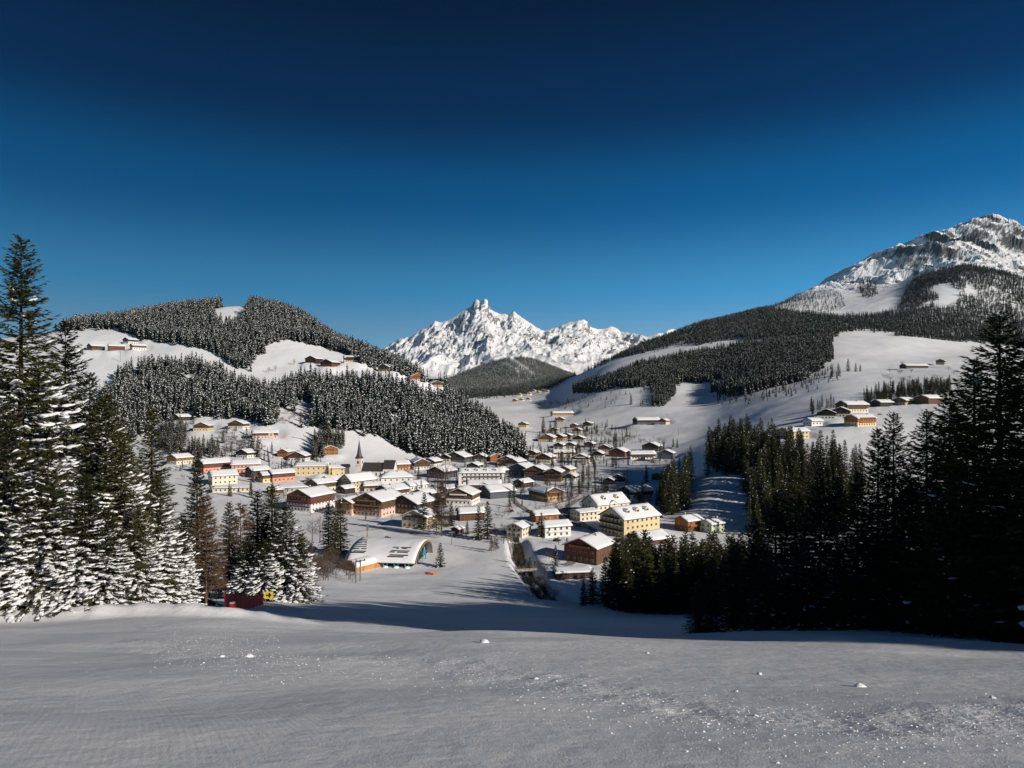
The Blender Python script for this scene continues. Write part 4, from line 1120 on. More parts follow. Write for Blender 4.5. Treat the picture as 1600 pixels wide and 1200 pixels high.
def roof_snow_mesh(w2, l2, rise, he, thick, seed, hip=0.0):
    """Snow blanket over a gabled roof of half width w2, half length l2."""
    nx, ny = 13, 11
    gx = np.linspace(-1, 1, nx); gy = np.linspace(-1, 1, ny)
    GX, GY = np.meshgrid(gx, gy)
    ins = 0.12
    X = GX * (w2 - ins + 0.10 * fbm(GY * 3 + seed, GX * 0 + seed, 2, seed)); Y = GY * (l2 - ins + 0.10 * fbm(GX * 3 + seed, GY * 0 + 3.1, 2, seed))
    def surf(X, Y):
        z = he + rise * (1 - np.abs(X) / w2)
        if hip > 0: z = np.minimum(z, he + rise * np.clip((l2 - np.abs(Y)) / hip, 0, 1))
        return z
    B = surf(X, Y) + 0.01
    rr = he + rise * (1 - np.sqrt((X / w2) ** 2 + 0.004))            # rounded ridge
    if hip > 0: rr = np.minimum(rr, he + rise * np.clip((l2 - np.abs(Y)) / hip, 0, 1))
    edge = np.minimum(1 - np.abs(GX), 1 - np.abs(GY))
    T = rr + thick * (0.72 + 0.28 * np.clip(edge * 5, 0, 1)) * (1 + 0.35 * fbm(X / 2.2 + seed, Y / 2.2, 2, seed + 5)) + 0.02
    T = np.maximum(T, B + 0.08)
    n = nx * ny
    V = np.concatenate([np.stack([X, Y, T], -1).reshape(-1, 3), np.stack([X, Y, B], -1).reshape(-1, 3)])
    top = grid_faces(ny, nx)
    F = [list(f) for f in top]
    idx = np.arange(n).reshape(ny, nx)
    rim = list(idx[0, :]) + list(idx[1:, -1]) + list(idx[-1, -2::-1]) + list(idx[-2:0:-1, 0])
    for i in range(len(rim)):
        a, b = rim[i], rim[(i + 1) % len(rim)]
        F.append([a + n, b + n, b, a])
    me = mesh_from('roof_snow', V, [[int(q) for q in f] for f in F], M_SNOW)
    sm = np.zeros(len(me.polygons), bool); sm[:len(top)] = True
    me.polygons.foreach_set('use_smooth', sm)
    return me
HSEED = [0]
def volume(par, w, l, he, lower, upper, off=(0, 0), rot=0.0, storeys=2, balc=0, bmat='brown', pitch=23, ov=1.1, thick=0.5, hip=False, dormers=0, front_dormer=None, wins=True, chim=True, bside=0, wsx=None, roofmat=None, snow=True, z0=0.0, sunk=2.5, wscale=1.0):
    HSEED[0] += 1; sd = HSEED[0]
    rs = random.Random(sd * 7 + 1)
    node_loc = Vector((off[0], off[1], z0))
    R = Matrix.Rotation(rot, 4, 'Z')
    def put(name, me, loc=(0, 0, 0), rz=0.0, scale=None, parent=None):
        o = link(name, me, parent or par)
        if parent is None:
            o.location = node_loc + (R @ Vector(loc)); o.rotation_euler = (0, 0, rot + rz)
        else:
            o.location = loc; o.rotation_euler = (0, 0, rz)
        if scale: o.scale = scale
        return o
    tp = math.tan(math.radians(pitch)); rise = tp * w / 2
    h1 = he * (0.52 if storeys > 1 else 1.0)
    if lower == upper: h1 = he
    sh = he / storeys
    if hip:
        put('wall', boxes('wall', [(0, 0, (he - sunk) / 2, w, l, he + sunk)], WALLS[lower]))
    else:
        if h1 < he:
            put('wall', boxes('wall', [(0, 0, (h1 - sunk) / 2, w, l, h1 + sunk)], WALLS[lower]))
            put('upper_wall', prism_y('upper_wall', [(-w / 2 - 0.06, h1), (w / 2 + 0.06, h1), (w / 2 + 0.06, he - 0.02), (0, he + rise - 0.05), (-w / 2 - 0.06, he - 0.02)], -l / 2 - 0.06, l / 2 + 0.06, WALLS[upper]))
        else:
            put('wall', prism_y('wall', [(-w / 2, -sunk), (w / 2, -sunk), (w / 2, he - 0.02), (0, he + rise - 0.05), (-w / 2, he - 0.02)], -l / 2, l / 2, WALLS[upper]))
    # roof boards with overhang
    w2, l2 = w / 2 + ov, l / 2 + ov * (0.9 if not hip else 1.0)
    ze = he - ov * tp
    if hip:
        hl = w2 * 1.0
        V = [(-w2, -l2, ze), (w2, -l2, ze), (w2, l2, ze), (-w2, l2, ze), (-w2, -l2, ze + 0.22), (w2, -l2, ze + 0.22), (w2, l2, ze + 0.22), (-w2, l2, ze + 0.22), (0, -l2 + hl, he + rise + 0.22), (0, l2 - hl, he + rise + 0.22)]
        F = [[0, 3, 2, 1], [0, 1, 5, 4], [1, 2, 6, 5], [2, 3, 7, 6], [3, 0, 4, 7], [4, 5, 8], [5, 6, 9, 8], [6, 7, 9], [7, 4, 8, 9]]
        roof = put('roof', mesh_from('roof', V, F, roofmat or M_EAVES))
        if snow: put('snow', roof_snow_mesh(w2, l2, he + rise - ze, ze + 0.22, thick, sd, hip=w2), parent=roof)
    else:
        roof = put('roof', prism_y('roof', [(-w2, ze), (0, he + rise), (w2, ze), (w2, ze + 0.24), (0, he + rise + 0.24), (-w2, ze + 0.24)], -l2, l2, roofmat or M_EAVES))
        if snow: put('snow', roof_snow_mesh(w2, l2, he + rise - ze, ze + 0.24, thick, sd), parent=roof)
    if chim:
        cx = rs.choice((-1, 1)) * w * 0.12; cy = rs.uniform(-0.25, 0.3) * l
        c = put('chimney', CHIM, (cx, cy, he + rise * 0.75 + 0.9), parent=roof)
        s = link('chimney_snow', CHIM_SNOW, c); s['kind'] = 'stuff'
    # windows
    ww, wh = 1.15 * wscale, 1.3 * wscale
    def win(x, y, z, rz, sx=1.0):
        put('window', WIN, (x, y, z), rz, (ww * sx, 1.0, wh))
    if wins:
        nfx = max(2, int(w / 3.1)); nsy = wsx or max(2, int(l / 3.6))
        for s in range(storeys):
            zc = s * sh + sh * 0.52
            e = 0.075 if (zc > h1 and h1 < he) else 0.015
            for i in range(nfx):
                x = (i + 0.5) / nfx * w * 0.92 - w * 0.46
                win(x, -l / 2 - e, zc, 0)
            for i in range(nsy):
                y = (i + 0.5) / nsy * l * 0.92 - l * 0.46
                win(w / 2 + e, y, zc, math.pi / 2)
                if rs.random() < 0.8: win(-w / 2 - e, y, zc, -math.pi / 2)
        if not hip and rise > 2.0:
            win(-0.9 if w > 9 else 0, -l / 2 - (0.075 if h1 < he else 0.015), he + rise * 0.22, 0, 0.85)
            if w > 9: win(0.9, -l / 2 - (0.075 if h1 < he else 0.015), he + rise * 0.22, 0, 0.85)
    for b in range(balc):
        zc = he - b * sh - (0.0 if balc >= storeys else 0.0)
        zc = he - sh * (b + 0.0) - (0.25 if b == 0 else 0.0)
        if b == 0:
            bw = w * 0.62
        else:
            bw = w * 0.94
        if zc < sh * 0.7: continue
        put('balcony', BALC[bmat], (0, -l / 2 - 0.06, zc - 0.1), 0, (bw, 1, 1))
    for b in range(bside):
        zc = sh * (b + 1) - 0.1
        put('balcony', BALC[bmat], (w / 2 + 0.06, 0, zc), math.pi / 2, (l * 0.8, 1, 1))
    # dormers on the right-hand slope
    for d in range(dormers):
        y = ((d + 0.5) / dormers - 0.5) * l * 0.8
        x = w * 0.24; zr = he + rise * (1 - x / (w / 2)) + 0.2
        put('dormer', prism_y('dormer', [(-1.3, -0.9), (1.3, -0.9), (1.3, 0.95), (0, 1.6), (-1.3, 0.95)], -1.9, 2.2, WALLS[upper]), (x, y, zr + 0.1), math.pi / 2)
        put('dormer_snow', prism_y('dormer_snow', [(-1.65, 0.8), (0, 1.65), (1.65, 0.8), (1.6, 1.15), (0, 2.0), (-1.6, 1.15)], -2.2, 2.1, M_SNOW), (x, y, zr + 0.1), math.pi / 2)
        put('window', WIN, (x + 1.915, y, zr + 0.30), math.pi / 2, (1.7, 1, 1.1))
    if front_dormer:
        y, dw, dm = front_dormer
        put('cross_gable', prism_y('cross_gable', [(-dw / 2, he * 0.1), (dw / 2, he * 0.1), (dw / 2, he + 0.3), (0, he + 0.3 + dw * 0.22), (-dw / 2, he + 0.3)], -w / 2 - 0.7, 0, WALLS[dm]), (0, y, 0), math.pi / 2)
        q = put('cross_roof', prism_y('cross_roof', [(-dw / 2 - 0.6, he + 0.05), (0, he + 0.35 + dw * 0.22), (dw / 2 + 0.6, he + 0.05), (dw / 2 + 0.6, he + 0.6), (0, he + 0.9 + dw * 0.22), (-dw / 2 - 0.6, he + 0.6)], -w / 2 - 1.3, 0, M_SNOW), (0, y, 0), math.pi / 2)
        put('window', WIN, (w / 2 + 0.72, y, he * 0.62), math.pi / 2, (1.6, 1, 1.5))
        put('window', WIN, (w / 2 + 0.72, y, he * 0.95), math.pi / 2, (1.2, 1, 1.0))
    return roof
# column, foot row, width, length, eaves height, turn, lower wall, upper wall, options, label
HOUSES = [
 (281,728,14,16,6,-30,'cream','honey',dict(balc=1,bmat='honey'),'cream house with timber gable half hidden behind the left spruces'),
 (284,662,13,14,4.5,-35,'dark','dark',dict(storeys=1),'dark timber chalet at the wood edge above the left spruces'),
 (318,676,16,13,6,0,'yellow','brown',dict(balc=1),'yellow chalet half hidden behind the rounded copse'),
 (373,674,17,13,6,-8,'white','brown',dict(balc=1,bmat='brown'),'white chalet with brown gable below the wood, alone on the slope'),
 (414,691,13,24,6,-65,'pink','redbrown',dict(front_dormer=(6,6,'pink')),'long pinkish house with timber upper floor on the slope'),
 (386,718,14,13,5,-25,'white','dark',dict(balc=1,bmat='dark'),'small dark chalet with balcony above the salmon houses'),
 (334,741,16,24,8,-42,'salmon','redbrown',dict(balc=1,bmat='redbrown'),'large salmon house with red-brown gable, left one of the pair'),
 (384,742,14,22,8,-68,'salmon','salmon',dict(bside=1,bmat='white'),'long salmon-pink house, right one of the pair'),
 (348,759,16,18,7,-55,'cream','cream',dict(),'cream house with broad snowy roof below the salmon pair'),
 (364,770,7,26,3.2,-80,'cream','cream',dict(storeys=1,thick=0.4,pitch=12),'long low cream annex with a row of windows'),
 (403,748,13,15,6,-45,'brown','dark',dict(),'brown chalet right of the salmon-pink house'),
 (419,755,10,12,6,-50,'yellow','brown',dict(),'small yellow house beside the brown chalet'),
 (439,755,12,18,7,-50,'salmon','redbrown',dict(),'red-brown house with salmon end wall left of the yellow school'),
 (447,716,11,12,5,-15,'orange','orange',dict(balc=1,bmat='orange'),'orange timber chalet above the yellow school'),
 (468,722,17,13,5,-10,'white','darkred',dict(),'dark red chalet with rounded snowy roof above the school'),
 (488,744,14,27,8,-82,'yellow','yellow',dict(wsx=6,pitch=18,chim=False),'long yellow school building with two rows of windows'),
 (527,743,13,20,6,-80,'yellow','yellow',dict(wsx=2,pitch=20),'yellow hall with wide snowy roof between school and church'),
 (463,771,13,24,3.6,-70,'greygreen','greygreen',dict(storeys=1,pitch=12),'low grey-green building under a broad flat snow roof'),
 (501,757,14,17,4,-35,'beige','beige',dict(storeys=1,hip=True,pitch=20),'low beige pavilion with hipped snowy roof below the school'),
 (486,801,19,22,10,-25,'white','redbrown',dict(storeys=3,balc=3,bmat='redbrown'),'big white hotel with three red-brown balconies on its gable'),
 (502,771,13,16,7,-38,'cream','brown',dict(),'cream house behind the red-brown balconied hotel'),
 (519,763,12,14,6,-38,'white','dark',dict(),'dark-gabled house left of the white farmhouse'),
 (559,769,15,24,8,-38,'cream','beige',dict(storeys=3,pitch=32,bmat='brown'),'old cream farmhouse with steep gable in front of the church'),
 (619,764,14,24,9,-75,'white','white',dict(storeys=2,hip=True,pitch=30,wsx=5,dormers=0),'stately white parsonage with hipped roof and five window bays'),
 (621,737,13,20,6,-62,'gold','honey',dict(bside=1,bmat='honey'),'golden timbered house right behind the church nave'),
 (655,735,15,18,7,25,'white','brown',dict(balc=2,bmat='brown'),'white chalet with brown balconies behind the parsonage'),
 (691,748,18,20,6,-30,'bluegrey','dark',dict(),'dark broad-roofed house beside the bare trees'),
 (514,715,15,14,6,25,'honey','orange',dict(balc=1,bmat='orange'),'orange timber chalet beside the copse above the church'),
 (550,806,12,16,8,-25,'pink','honey',dict(balc=2,bmat='honey',storeys=2),'small timber wing left of the large wooden hotel'),
 (592,808,21,24,9.5,-25,'pink','brown',dict(storeys=3,balc=3,bmat='honey'),'large wooden hotel with honey-coloured balconies below the farmhouse'),
 (644,805,21,19,7,-28,'brown','dark',dict(),'big dark brown house with white side wall behind the beige chalet'),
 (656,827,15,12,6.5,-22,'beige','beige',dict(balc=1,bmat='dark'),'beige chalet with a dark balcony beside the station field'),
 (613,780,14,18,6,-42,'white','brown',dict(),'white house with brown gable behind the wooden hotel'),
 (660,780,9,10,4.5,-30,'grey','grey',dict(storeys=1),'small grey house left of the tall larch'),
 (647,767,12,16,4,-45,'white','white',dict(storeys=1,thick=0.8),'low white outbuilding under a thick snow cover by the parsonage'),
 (752,758,14,36,10,-86,'white','white',dict(storeys=3,dormers=4,bside=2,bmat='brown',wsx=10),'long white hotel with four roof dormers'),
 (756,772,12,24,7,-86,'white','brown',dict(storeys=2,front_dormer=(0,6,'orange'),bside=1,bmat='brown'),'balconied guesthouse with orange cross gable before the long hotel'),
 (716,724,23,19,6,-22,'bluegrey','dark',dict(),'large dark barn-like house at the foot of the wooded spur'),
 (752,722,13,15,5.5,-15,'grey','dark',dict(),'dark gabled house behind the long hotel'),
 (772,722,12,13,6,20,'orange','orange',dict(),'small bright orange chalet at the foot of the wood'),
 (793,728,18,16,6,-12,'gold','brown',dict(balc=1,bmat='honey'),'golden chalet right of the bright orange one'),
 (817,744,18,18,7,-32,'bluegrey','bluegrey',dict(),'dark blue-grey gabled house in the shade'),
 (840,750,18,18,8,-20,'pink','brown',dict(balc=2,bmat='brown'),'pinkish chalet with two balconies, left of the paired chalets'),
 (866,753,14,16,8,-15,'brown','dark',dict(balc=2,bmat='dark'),'dark timber chalet, right of the paired chalets'),
 (853,784,15,20,6,30,'gold','brown',dict(balc=1,bmat='honey'),'timbered chalet with golden gable above the roundabout'),
 (723,790,18,18,7,-14,'white','brown',dict(balc=2,bmat='white'),'white guesthouse with rounded snowy roof in the village middle'),
 (777,780,17,20,5,-60,'grey','bluegrey',dict(storeys=1,wins=False),'grey hall with a vast smooth snow roof'),
 (735,814,10,14,4.5,-75,'brown','brown',dict(storeys=1),'brown cabin with flat snow roof left of the glass-gabled house'),
 (715,834,4.5,5,2.5,-30,'darkred','darkred',dict(storeys=1,chim=False,ov=0.6),'little red hut at the edge of the snowfield'),
 (811,840,8.5,10,5,-28,'cream','cream',dict(wins=True,chim=False),'small cream cottage beside the stream road'),
 (866,840,9,14,5.5,-68,'white','white',dict(bside=1,bmat='white'),'white cottage with porch beside the parking lot'),
 (850,816,9,14,4,-68,'honey','orange',dict(storeys=1,chim=False),'low timber barn behind the white cottage'),
 (946,810,15,24,8,-58,'cream','cream',dict(storeys=2,dormers=2,pitch=34,front_dormer=(0,7,'cream'),ov=0.8),'cream hotel with steep dormered roof above the yellow hotel'),
 (984,840,18,25,9.5,-56,'yellow','yellow',dict(storeys=3,dormers=3,pitch=28,balc=3,bmat='dark',wsx=7),'large yellow hotel with dark balconies at the parking lot'),
 (921,882,15,16,7,-35,'brown','redbrown',dict(balc=1,bmat='orange'),'brown timber hotel partly hidden by the dark spruces'),
 (894,904,7,13,2.8,-80,'dark','dark',dict(storeys=1,thick=0.6,pitch=8,chim=False),'open shed with thick snow roof below the brown hotel'),
 (1012,853,12,16,3,-62,'redbrown','redbrown',dict(storeys=1,thick=0.9,chim=False),'low red-brown barn under deep snow right of the yellow hotel'),
 (994,780,14,19,5,-62,'white','dark',dict(bside=1,bmat='dark'),'snow-roofed chalet lying in blue shade'),
 (1030,751,9,10,4,-30,'brown','brown',dict(storeys=1),'small brown barn by the shaded wood edge'),
 (967,753,9,10,4,-20,'dark','dark',dict(storeys=1,chim=False),'dark little barn at the far field edge, right one'),
 (952,757,8,9,3.5,-20,'dark','dark',dict(storeys=1,chim=False),'dark little barn at the far field edge, left one'),
 (856,692,20,17,7,-20,'cream','honey',dict(balc=1,bmat='honey'),'broad honey-coloured chalet in the far hamlet'),
 (875,689,14,14,6,-25,'gold','brown',dict(balc=1,bmat='brown'),'golden-brown chalet right of the broad one in the far hamlet'),
 (875,702,12,12,5,-25,'white','dark',dict(),'small white-fronted chalet below the golden-brown one'),
 (880,714,12,24,5,-84,'white','honey',dict(),'long flat-looking white house in the far hamlet'),
 (908,724,16,14,6,-15,'cream','brown',dict(balc=2,bmat='white'),'cream chalet with pale balconies at the hamlet road'),
 (853,724,16,16,6.5,-25,'cream','brown',dict(balc=1),'cream and brown house above the paired chalets'),
 (905,691,14,13,5.5,-20,'white','dark',dict(balc=1,bmat='dark'),'dark chalet at the upper edge of the far hamlet'),
 (902,677,13,12,5,-20,'cream','brown',dict(),'brown house above the dark far chalet'),
 (919,666,12,12,4.5,-30,'brown','dark',dict(),'dark outlying chalet at the top right of the far hamlet'),
 (897,669,11,12,5,-20,'redbrown','redbrown',dict(),'small red-brown chalet beside hamlet spruces'),
 (935,716,12,12,5,-25,'white','dark',dict(),'dark-gabled chalet left of the red-brown farmhouses'),
 (946,707,14,13,5.5,-25,'pink','redbrown',dict(),'red-brown farmhouse, the upper left of two'),
 (968,715,18,17,6,-30,'redbrown','redbrown',dict(),'red-brown farmhouse, the larger right of two'),
 (1002,718,13,26,5.5,-84,'white','brown',dict(bside=1,bmat='brown'),'long white guesthouse at the right end of the hamlet'),
 (1019,706,18,16,6,-28,'bluegrey','dark',dict(),'dark farmhouse behind the long white guesthouse'),
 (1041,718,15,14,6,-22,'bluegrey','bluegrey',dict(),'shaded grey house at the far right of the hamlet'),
 (1010,665,18,36,7,-78,'bluegrey','dark',dict(wins=False,chim=False),'huge dark barn alone in the snowfields'),
 (1038,664,11,12,6,-40,'cream','orange',dict(balc=1,bmat='orange'),'orange house at the right end of the huge dark barn'),
 (878,651,16,40,6,-80,'beige','brown',dict(chim=False),'long brown farm building beyond the far hamlet'),
 (818,668,14,13,6,-20,'yellow','brown',dict(),'small yellow house behind the tip of the wooded spur'),
 (876,660,14,14,6,-20,'gold','brown',dict(),'gold-brown chalet among the far spruces'),
 (150,552,16,18,6.5,-38,'brown','dark',dict(),'leftmost brown farm on the upper left meadow'),
 (182,552,15,20,6.5,-55,'redbrown','redbrown',dict(),'long red-brown farm on the upper left meadow'),
 (204,541,14,15,6.5,-30,'white','dark',dict(),'upper dark farm at the wood edge of the left meadow'),
 (216,551,14,18,6.5,-48,'white','redbrown',dict(),'right-hand farm on the upper left meadow'),
 (491,572,17,17,6,-20,'dark','dark',dict(wins=False,chim=False),'dark barn above the spur wood, left of two'),
 (516,578,19,17,6,-25,'redbrown','dark',dict(wins=False,chim=False),'dark red barn above the spur wood, right of two'),
 (553,570,14,27,7,-72,'yellow','dark',dict(bside=2,bmat='dark'),'yellow guesthouse with dark balconies on top of the spur'),
 (606,584,19,18,6,-30,'gold','brown',dict(balc=1),'broad brown chalet on the crest of the spur'),
 (652,600,20,18,8,18,'white','orange',dict(balc=2,bmat='orange'),'orange balconied chalet at the spur edge'),
 (680,605,17,15,5.5,25,'beige','brown',dict(balc=1,bmat='brown'),'last chalet at the tip of the wooded spur'),
 (1240,688,12,20,6,-74,'yellow','yellow',dict(),'yellow house on the shaded hillside at right'),
 (1331,647,15,24,8,-74,'cream','brown',dict(bside=1,bmat='brown'),'white-roofed hotel on the right hillside'),
 (1344,670,13,22,7,-66,'yellow','orange',dict(bside=2,bmat='orange',thick=0.6),'orange and yellow guesthouse in front of the hillside hotel'),
 (1291,657,15,15,6,-25,'white','dark',dict(balc=1,bmat='dark'),'dark chalet left of the hillside hotel'),
 (1314,654,15,15,6,-30,'cream','dark',dict(balc=1,bmat='dark'),'dark-balconied chalet directly before the hillside hotel'),
 (1379,637,11,18,4.5,-70,'dark','dark',dict(storeys=1),'low dark barn right of the hillside hotel'),
 (1412,635,13,16,5,-60,'pink','brown',dict(),'pinkish farmhouse on the hillside terrace'),
 (1451,634,14,24,6,-62,'brown','brown',dict(wins=False,chim=False),'large brown barn at the right end of the terrace'),
 (1270,667,10,12,4.5,-70,'white','white',dict(storeys=1,thick=0.7),'small white house under deep snow beside the yellow hillside house'),
 (1428,577,14,40,5,-80,'brown','dark',dict(chim=False),'long dark farm on the upper right meadow'),
 (1076,832,9.5,11,6,-58,'brown','orange',dict(bside=1,bmat='orange'),'orange timber apartment house, left one of the orange and green pair'),
 (1113,834,8,10,5,-58,'mint','mint',dict(),'mint-green house, right one of the orange and green pair'),
 (913,815,9,13,5,-58,'cream','cream',dict(pitch=12,chim=False),'low cream annex left of the dormered cream hotel'),
 (430,772,8,9,3,-50,'grey','brown',dict(storeys=1,chim=False),'small brown garage left of the low grey-green building'),
 (541,772,8,10,4,-35,'white','dark',dict(storeys=1,chim=False),'small dark-gabled shed between hotel and farmhouse'),
 (583,768,10,14,4.5,-72,'cream','brown',dict(),'brown-eaved stable wing right of the old farmhouse'),
 (578,788,9,10,3.5,-30,'brown','brown',dict(storeys=1,chim=False),'small brown shed behind the wooden hotel'),
 (676,778,8,10,3.5,-40,'bluegrey','dark',dict(storeys=1,chim=False),'dark shed at the foot of the bare trees'),
 (700,772,9,11,4,-40,'bluegrey','bluegrey',dict(storeys=1,chim=False),'snowy carport near the bare trees'),
 (742,736,11,13,5.5,-20,'white','dark',dict(),'white-fronted chalet directly behind the long hotel'),
 (783,744,10,12,5,-30,'bluegrey','dark',dict(),'dark house at the right end of the long hotel'),
 (806,730,14,15,5.5,-35,'white','brown',dict(),'snowy-roofed house left of the blue-grey one'),
 (832,716,13,14,6,-20,'cream','brown',dict(balc=1,bmat='brown'),'cream chalet at the spur tip road'),
 (700,722,12,14,5,-25,'cream','dark',dict(),'cream house left of the large dark barn-like one'),
 (676,730,13,15,5.5,-25,'white','dark',dict(),'white house with dark gable above the bare trees'),
 (818,762,10,12,4,-40,'brown','dark',dict(storeys=1,chim=False),'low dark shed left of the golden chalet'),
 (893,752,10,11,4,-25,'white','dark',dict(),'small white house right of the paired chalets'),
 (866,676,11,12,5,-20,'cream','brown',dict(),'cream chalet among the far hamlet spruces'),
 (888,686,10,12,5,-20,'gold','dark',dict(),'little golden chalet in the middle of the far hamlet'),
 (893,701,11,12,5,-25,'white','brown',dict(),'little white chalet right of the long flat-looking house'),
 (922,700,11,12,5,-25,'bluegrey','dark',dict(),'dark little chalet by the tall hamlet spruce'),
 (886,742,11,12,5,-30,'cream','honey',dict(),'honey-gabled cottage below the far hamlet'),
 (1470,570,12,14,6,-40,'gold','brown',dict(),'golden farmhouse right of the long dark farm'),
]
HSC = 1.16
HOUSES = [(h[0], h[1], h[2] * HSC, h[3] * HSC, h[4] * (1.12 if h[4] > 3 else 1)) + h[5:] for h in HOUSES]
for _i, (_u, _v) in enumerate([(812, 619), (820, 615), (827, 617), (834, 613), (841, 615), (848, 612), (855, 614), (805, 628), (815, 627), (826, 626)]):
    HOUSES.append((_u, _v, 14, 15, 6, -20, ['cream', 'gold', 'white'][_i % 3], ['honey', 'brown'][_i % 2], dict(wins=False, chim=False), 'tiny house in the distant hamlet at the valley mouth, ' + ['third', 'fifth', 'seventh', 'eighth', 'ninth', 'tenth', 'last', 'first', 'fourth', 'sixth'][_i] + ' from the left'))
def place_house(u, v, w, l, he, th):
    t = math.radians(th)
    x, d = ground_at(u, v)
    ext = (l / 2) * abs(math.cos(t)) + (w / 2) * abs(math.sin(t))
    d2 = d + ext
    x2 = (u - CU) / FPX * d + ext * (u - CU) / FPX
    return x2, d2, t
HPOS = []
def plan_houses():
    for h in HOUSES:
        x, y, t = place_house(h[0], h[1], h[2], h[3], h[4], h[5])
        z = float(base_height(np.array([x]), np.array([y]))[0])
        HPOS.append((x, y, z, t))
        PADS.append((x, y, z - 0.1, 0.62 * math.hypot(h[2], h[3]) * 0.9))
def build_houses():
    for h, (x, y, z, t) in zip(HOUSES, HPOS):
        (u, v, w, l, he, th, lo, up, opt, lab) = h
        cat = 'barn' if 'barn' in lab else ('hotel' if 'hotel' in lab else 'house')
        name = {'barn': 'barn', 'hotel': 'hotel'}.get(cat, 'chalet' if 'chalet' in lab else 'house')
        o = thing(name, lab, cat, (x, y, z - 0.1), t, 'village buildings')
        o_opt = dict(opt)
        if y > 900: o_opt.setdefault('wscale', 1.25)
        volume(o, w, l, he, lo, up, **o_opt)
# ------------------------------------------------------------------ church, lift station, street things
M_ROAD = plain('packed_road_snow', (0.30, 0.28, 0.27), 0.85, 0.35, 0.35, 0.2)
M_LOT = plain('trodden_snow', (0.60, 0.60, 0.62), 0.85, 0.22, 0.15, 0.2)
M_WATER = plain('stream_water', (0.03, 0.035, 0.04), 0.15, 0.4, 0.8, 0.5)
M_RED = plain('red_netting', (0.45, 0.02, 0.03), 0.7, 0.25, 3.0, 0.2)
M_ORNET = plain('orange_netting', (0.55, 0.16, 0.06), 0.7, 0.2, 3.0, 0.2)
M_YEL = plain('yellow_pad', (0.60, 0.45, 0.03), 0.7, 0.3, 2.5, 0.2)
M_BLACK = plain('black_rubber', (0.02, 0.02, 0.02), 0.8, 0.2)
M_POST = plain('weathered_post', (0.16, 0.12, 0.09), 0.9, 0.3)
M_STEEL = plain('grey_steel', (0.20, 0.20, 0.21), 0.5, 0.15, 1.0, 0.4, 0.3)
M_GLULAM = wood_mat('laminated_timber', (0.50, 0.24, 0.08))
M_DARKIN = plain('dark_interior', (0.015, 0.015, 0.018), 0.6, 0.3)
M_PINKF = plain('trodden_platform', (0.62, 0.52, 0.52), 0.85, 0.15, 0.5, 0.2)
def poly_xy(pts):
    return np.array([ground_at(u, v) for u, v in pts])
def smooth_line(P, step):
    P = np.asarray(P, float); n = len(P)
    t = np.arange(n); out = []
    tt = np.linspace(0, n - 1, 60 * n)
    def cr(a):
        i = np.clip(np.floor(tt).astype(int), 0, n - 2); f = tt - i
        p0 = a[np.maximum(i - 1, 0)]; p1 = a[i]; p2 = a[i + 1]; p3 = a[np.minimum(i + 2, n - 1)]
        return 0.5 * (2 * p1 + (p2 - p0) * f + (2 * p0 - 5 * p1 + 4 * p2 - p3) * f ** 2 + (3 * p1 - p0 - 3 * p2 + p3) * f ** 3)
    Q = np.stack([cr(P[:, 0]), cr(P[:, 1])], 1)
    L = np.concatenate([[0], np.cumsum(np.hypot(*np.diff(Q, axis=0).T))])
    s = np.arange(0, L[-1], step)
    return np.stack([np.interp(s, L, Q[:, 0]), np.interp(s, L, Q[:, 1])], 1)
def ribbon(name, pts, width, mat, lift=0.14, step=3.0, xy=None):
    P = smooth_line(poly_xy(pts) if xy is None else xy, step)
    T = np.gradient(P, axis=0); T = T / np.linalg.norm(T, axis=1)[:, None]; Nn = np.stack([-T[:, 1], T[:, 0]], 1)
    k = np.linspace(-0.5, 0.5, 5)
    rows = P[:, None, :] + Nn[:, None, :] * (k * width)[None, :, None]
    Z = height(rows[..., 0], rows[..., 1]) + lift
    V = np.concatenate([rows, Z[..., None]], -1).reshape(-1, 3)
    me = mesh_from(name, V, grid_faces(len(P), 5), mat, smooth=True)
    return tag(link(name, me), kind='structure')
def tube(V, F, a, b, r, sides=6):
    a = np.array(a, float); b = np.array(b, float); d = unit(b - a)
    s = unit(np.cross(d, [0.3, 0.9, 0.2] if abs(d[2]) > 0.9 else [0, 0, 1.0])); t = np.cross(d, s)
    i0 = len(V)
    for p in (a, b):
        for k in range(sides):
            an = k * 2 * math.pi / sides
            V.append(tuple(p + s * math.cos(an) * r + t * math.sin(an) * r))
    for k in range(sides):
        F.append([i0 + k, i0 + (k + 1) % sides, i0 + sides + (k + 1) % sides, i0 + sides + k])
    F.append([i0 + k for k in range(sides)][::-1]); F.append([i0 + sides + k for k in range(sides)])
def tubes(name, segs, mat, sides=6):
    V, F = [], []
    for a, b, r in segs: tube(V, F, a, b, r, sides)
    return mesh_from(name, V, F, mat)
CHURCH = (566, 748)
STATION = (-56.0, 320.0)
def plan_special():
    x, d = ground_at(*CHURCH)
    PADS.append((x + 10, d + 8, hz(x + 10, d + 8), 20))
    PADS.append((STATION[0], STATION[1], hz(STATION[0], STATION[1] - 10), 23))
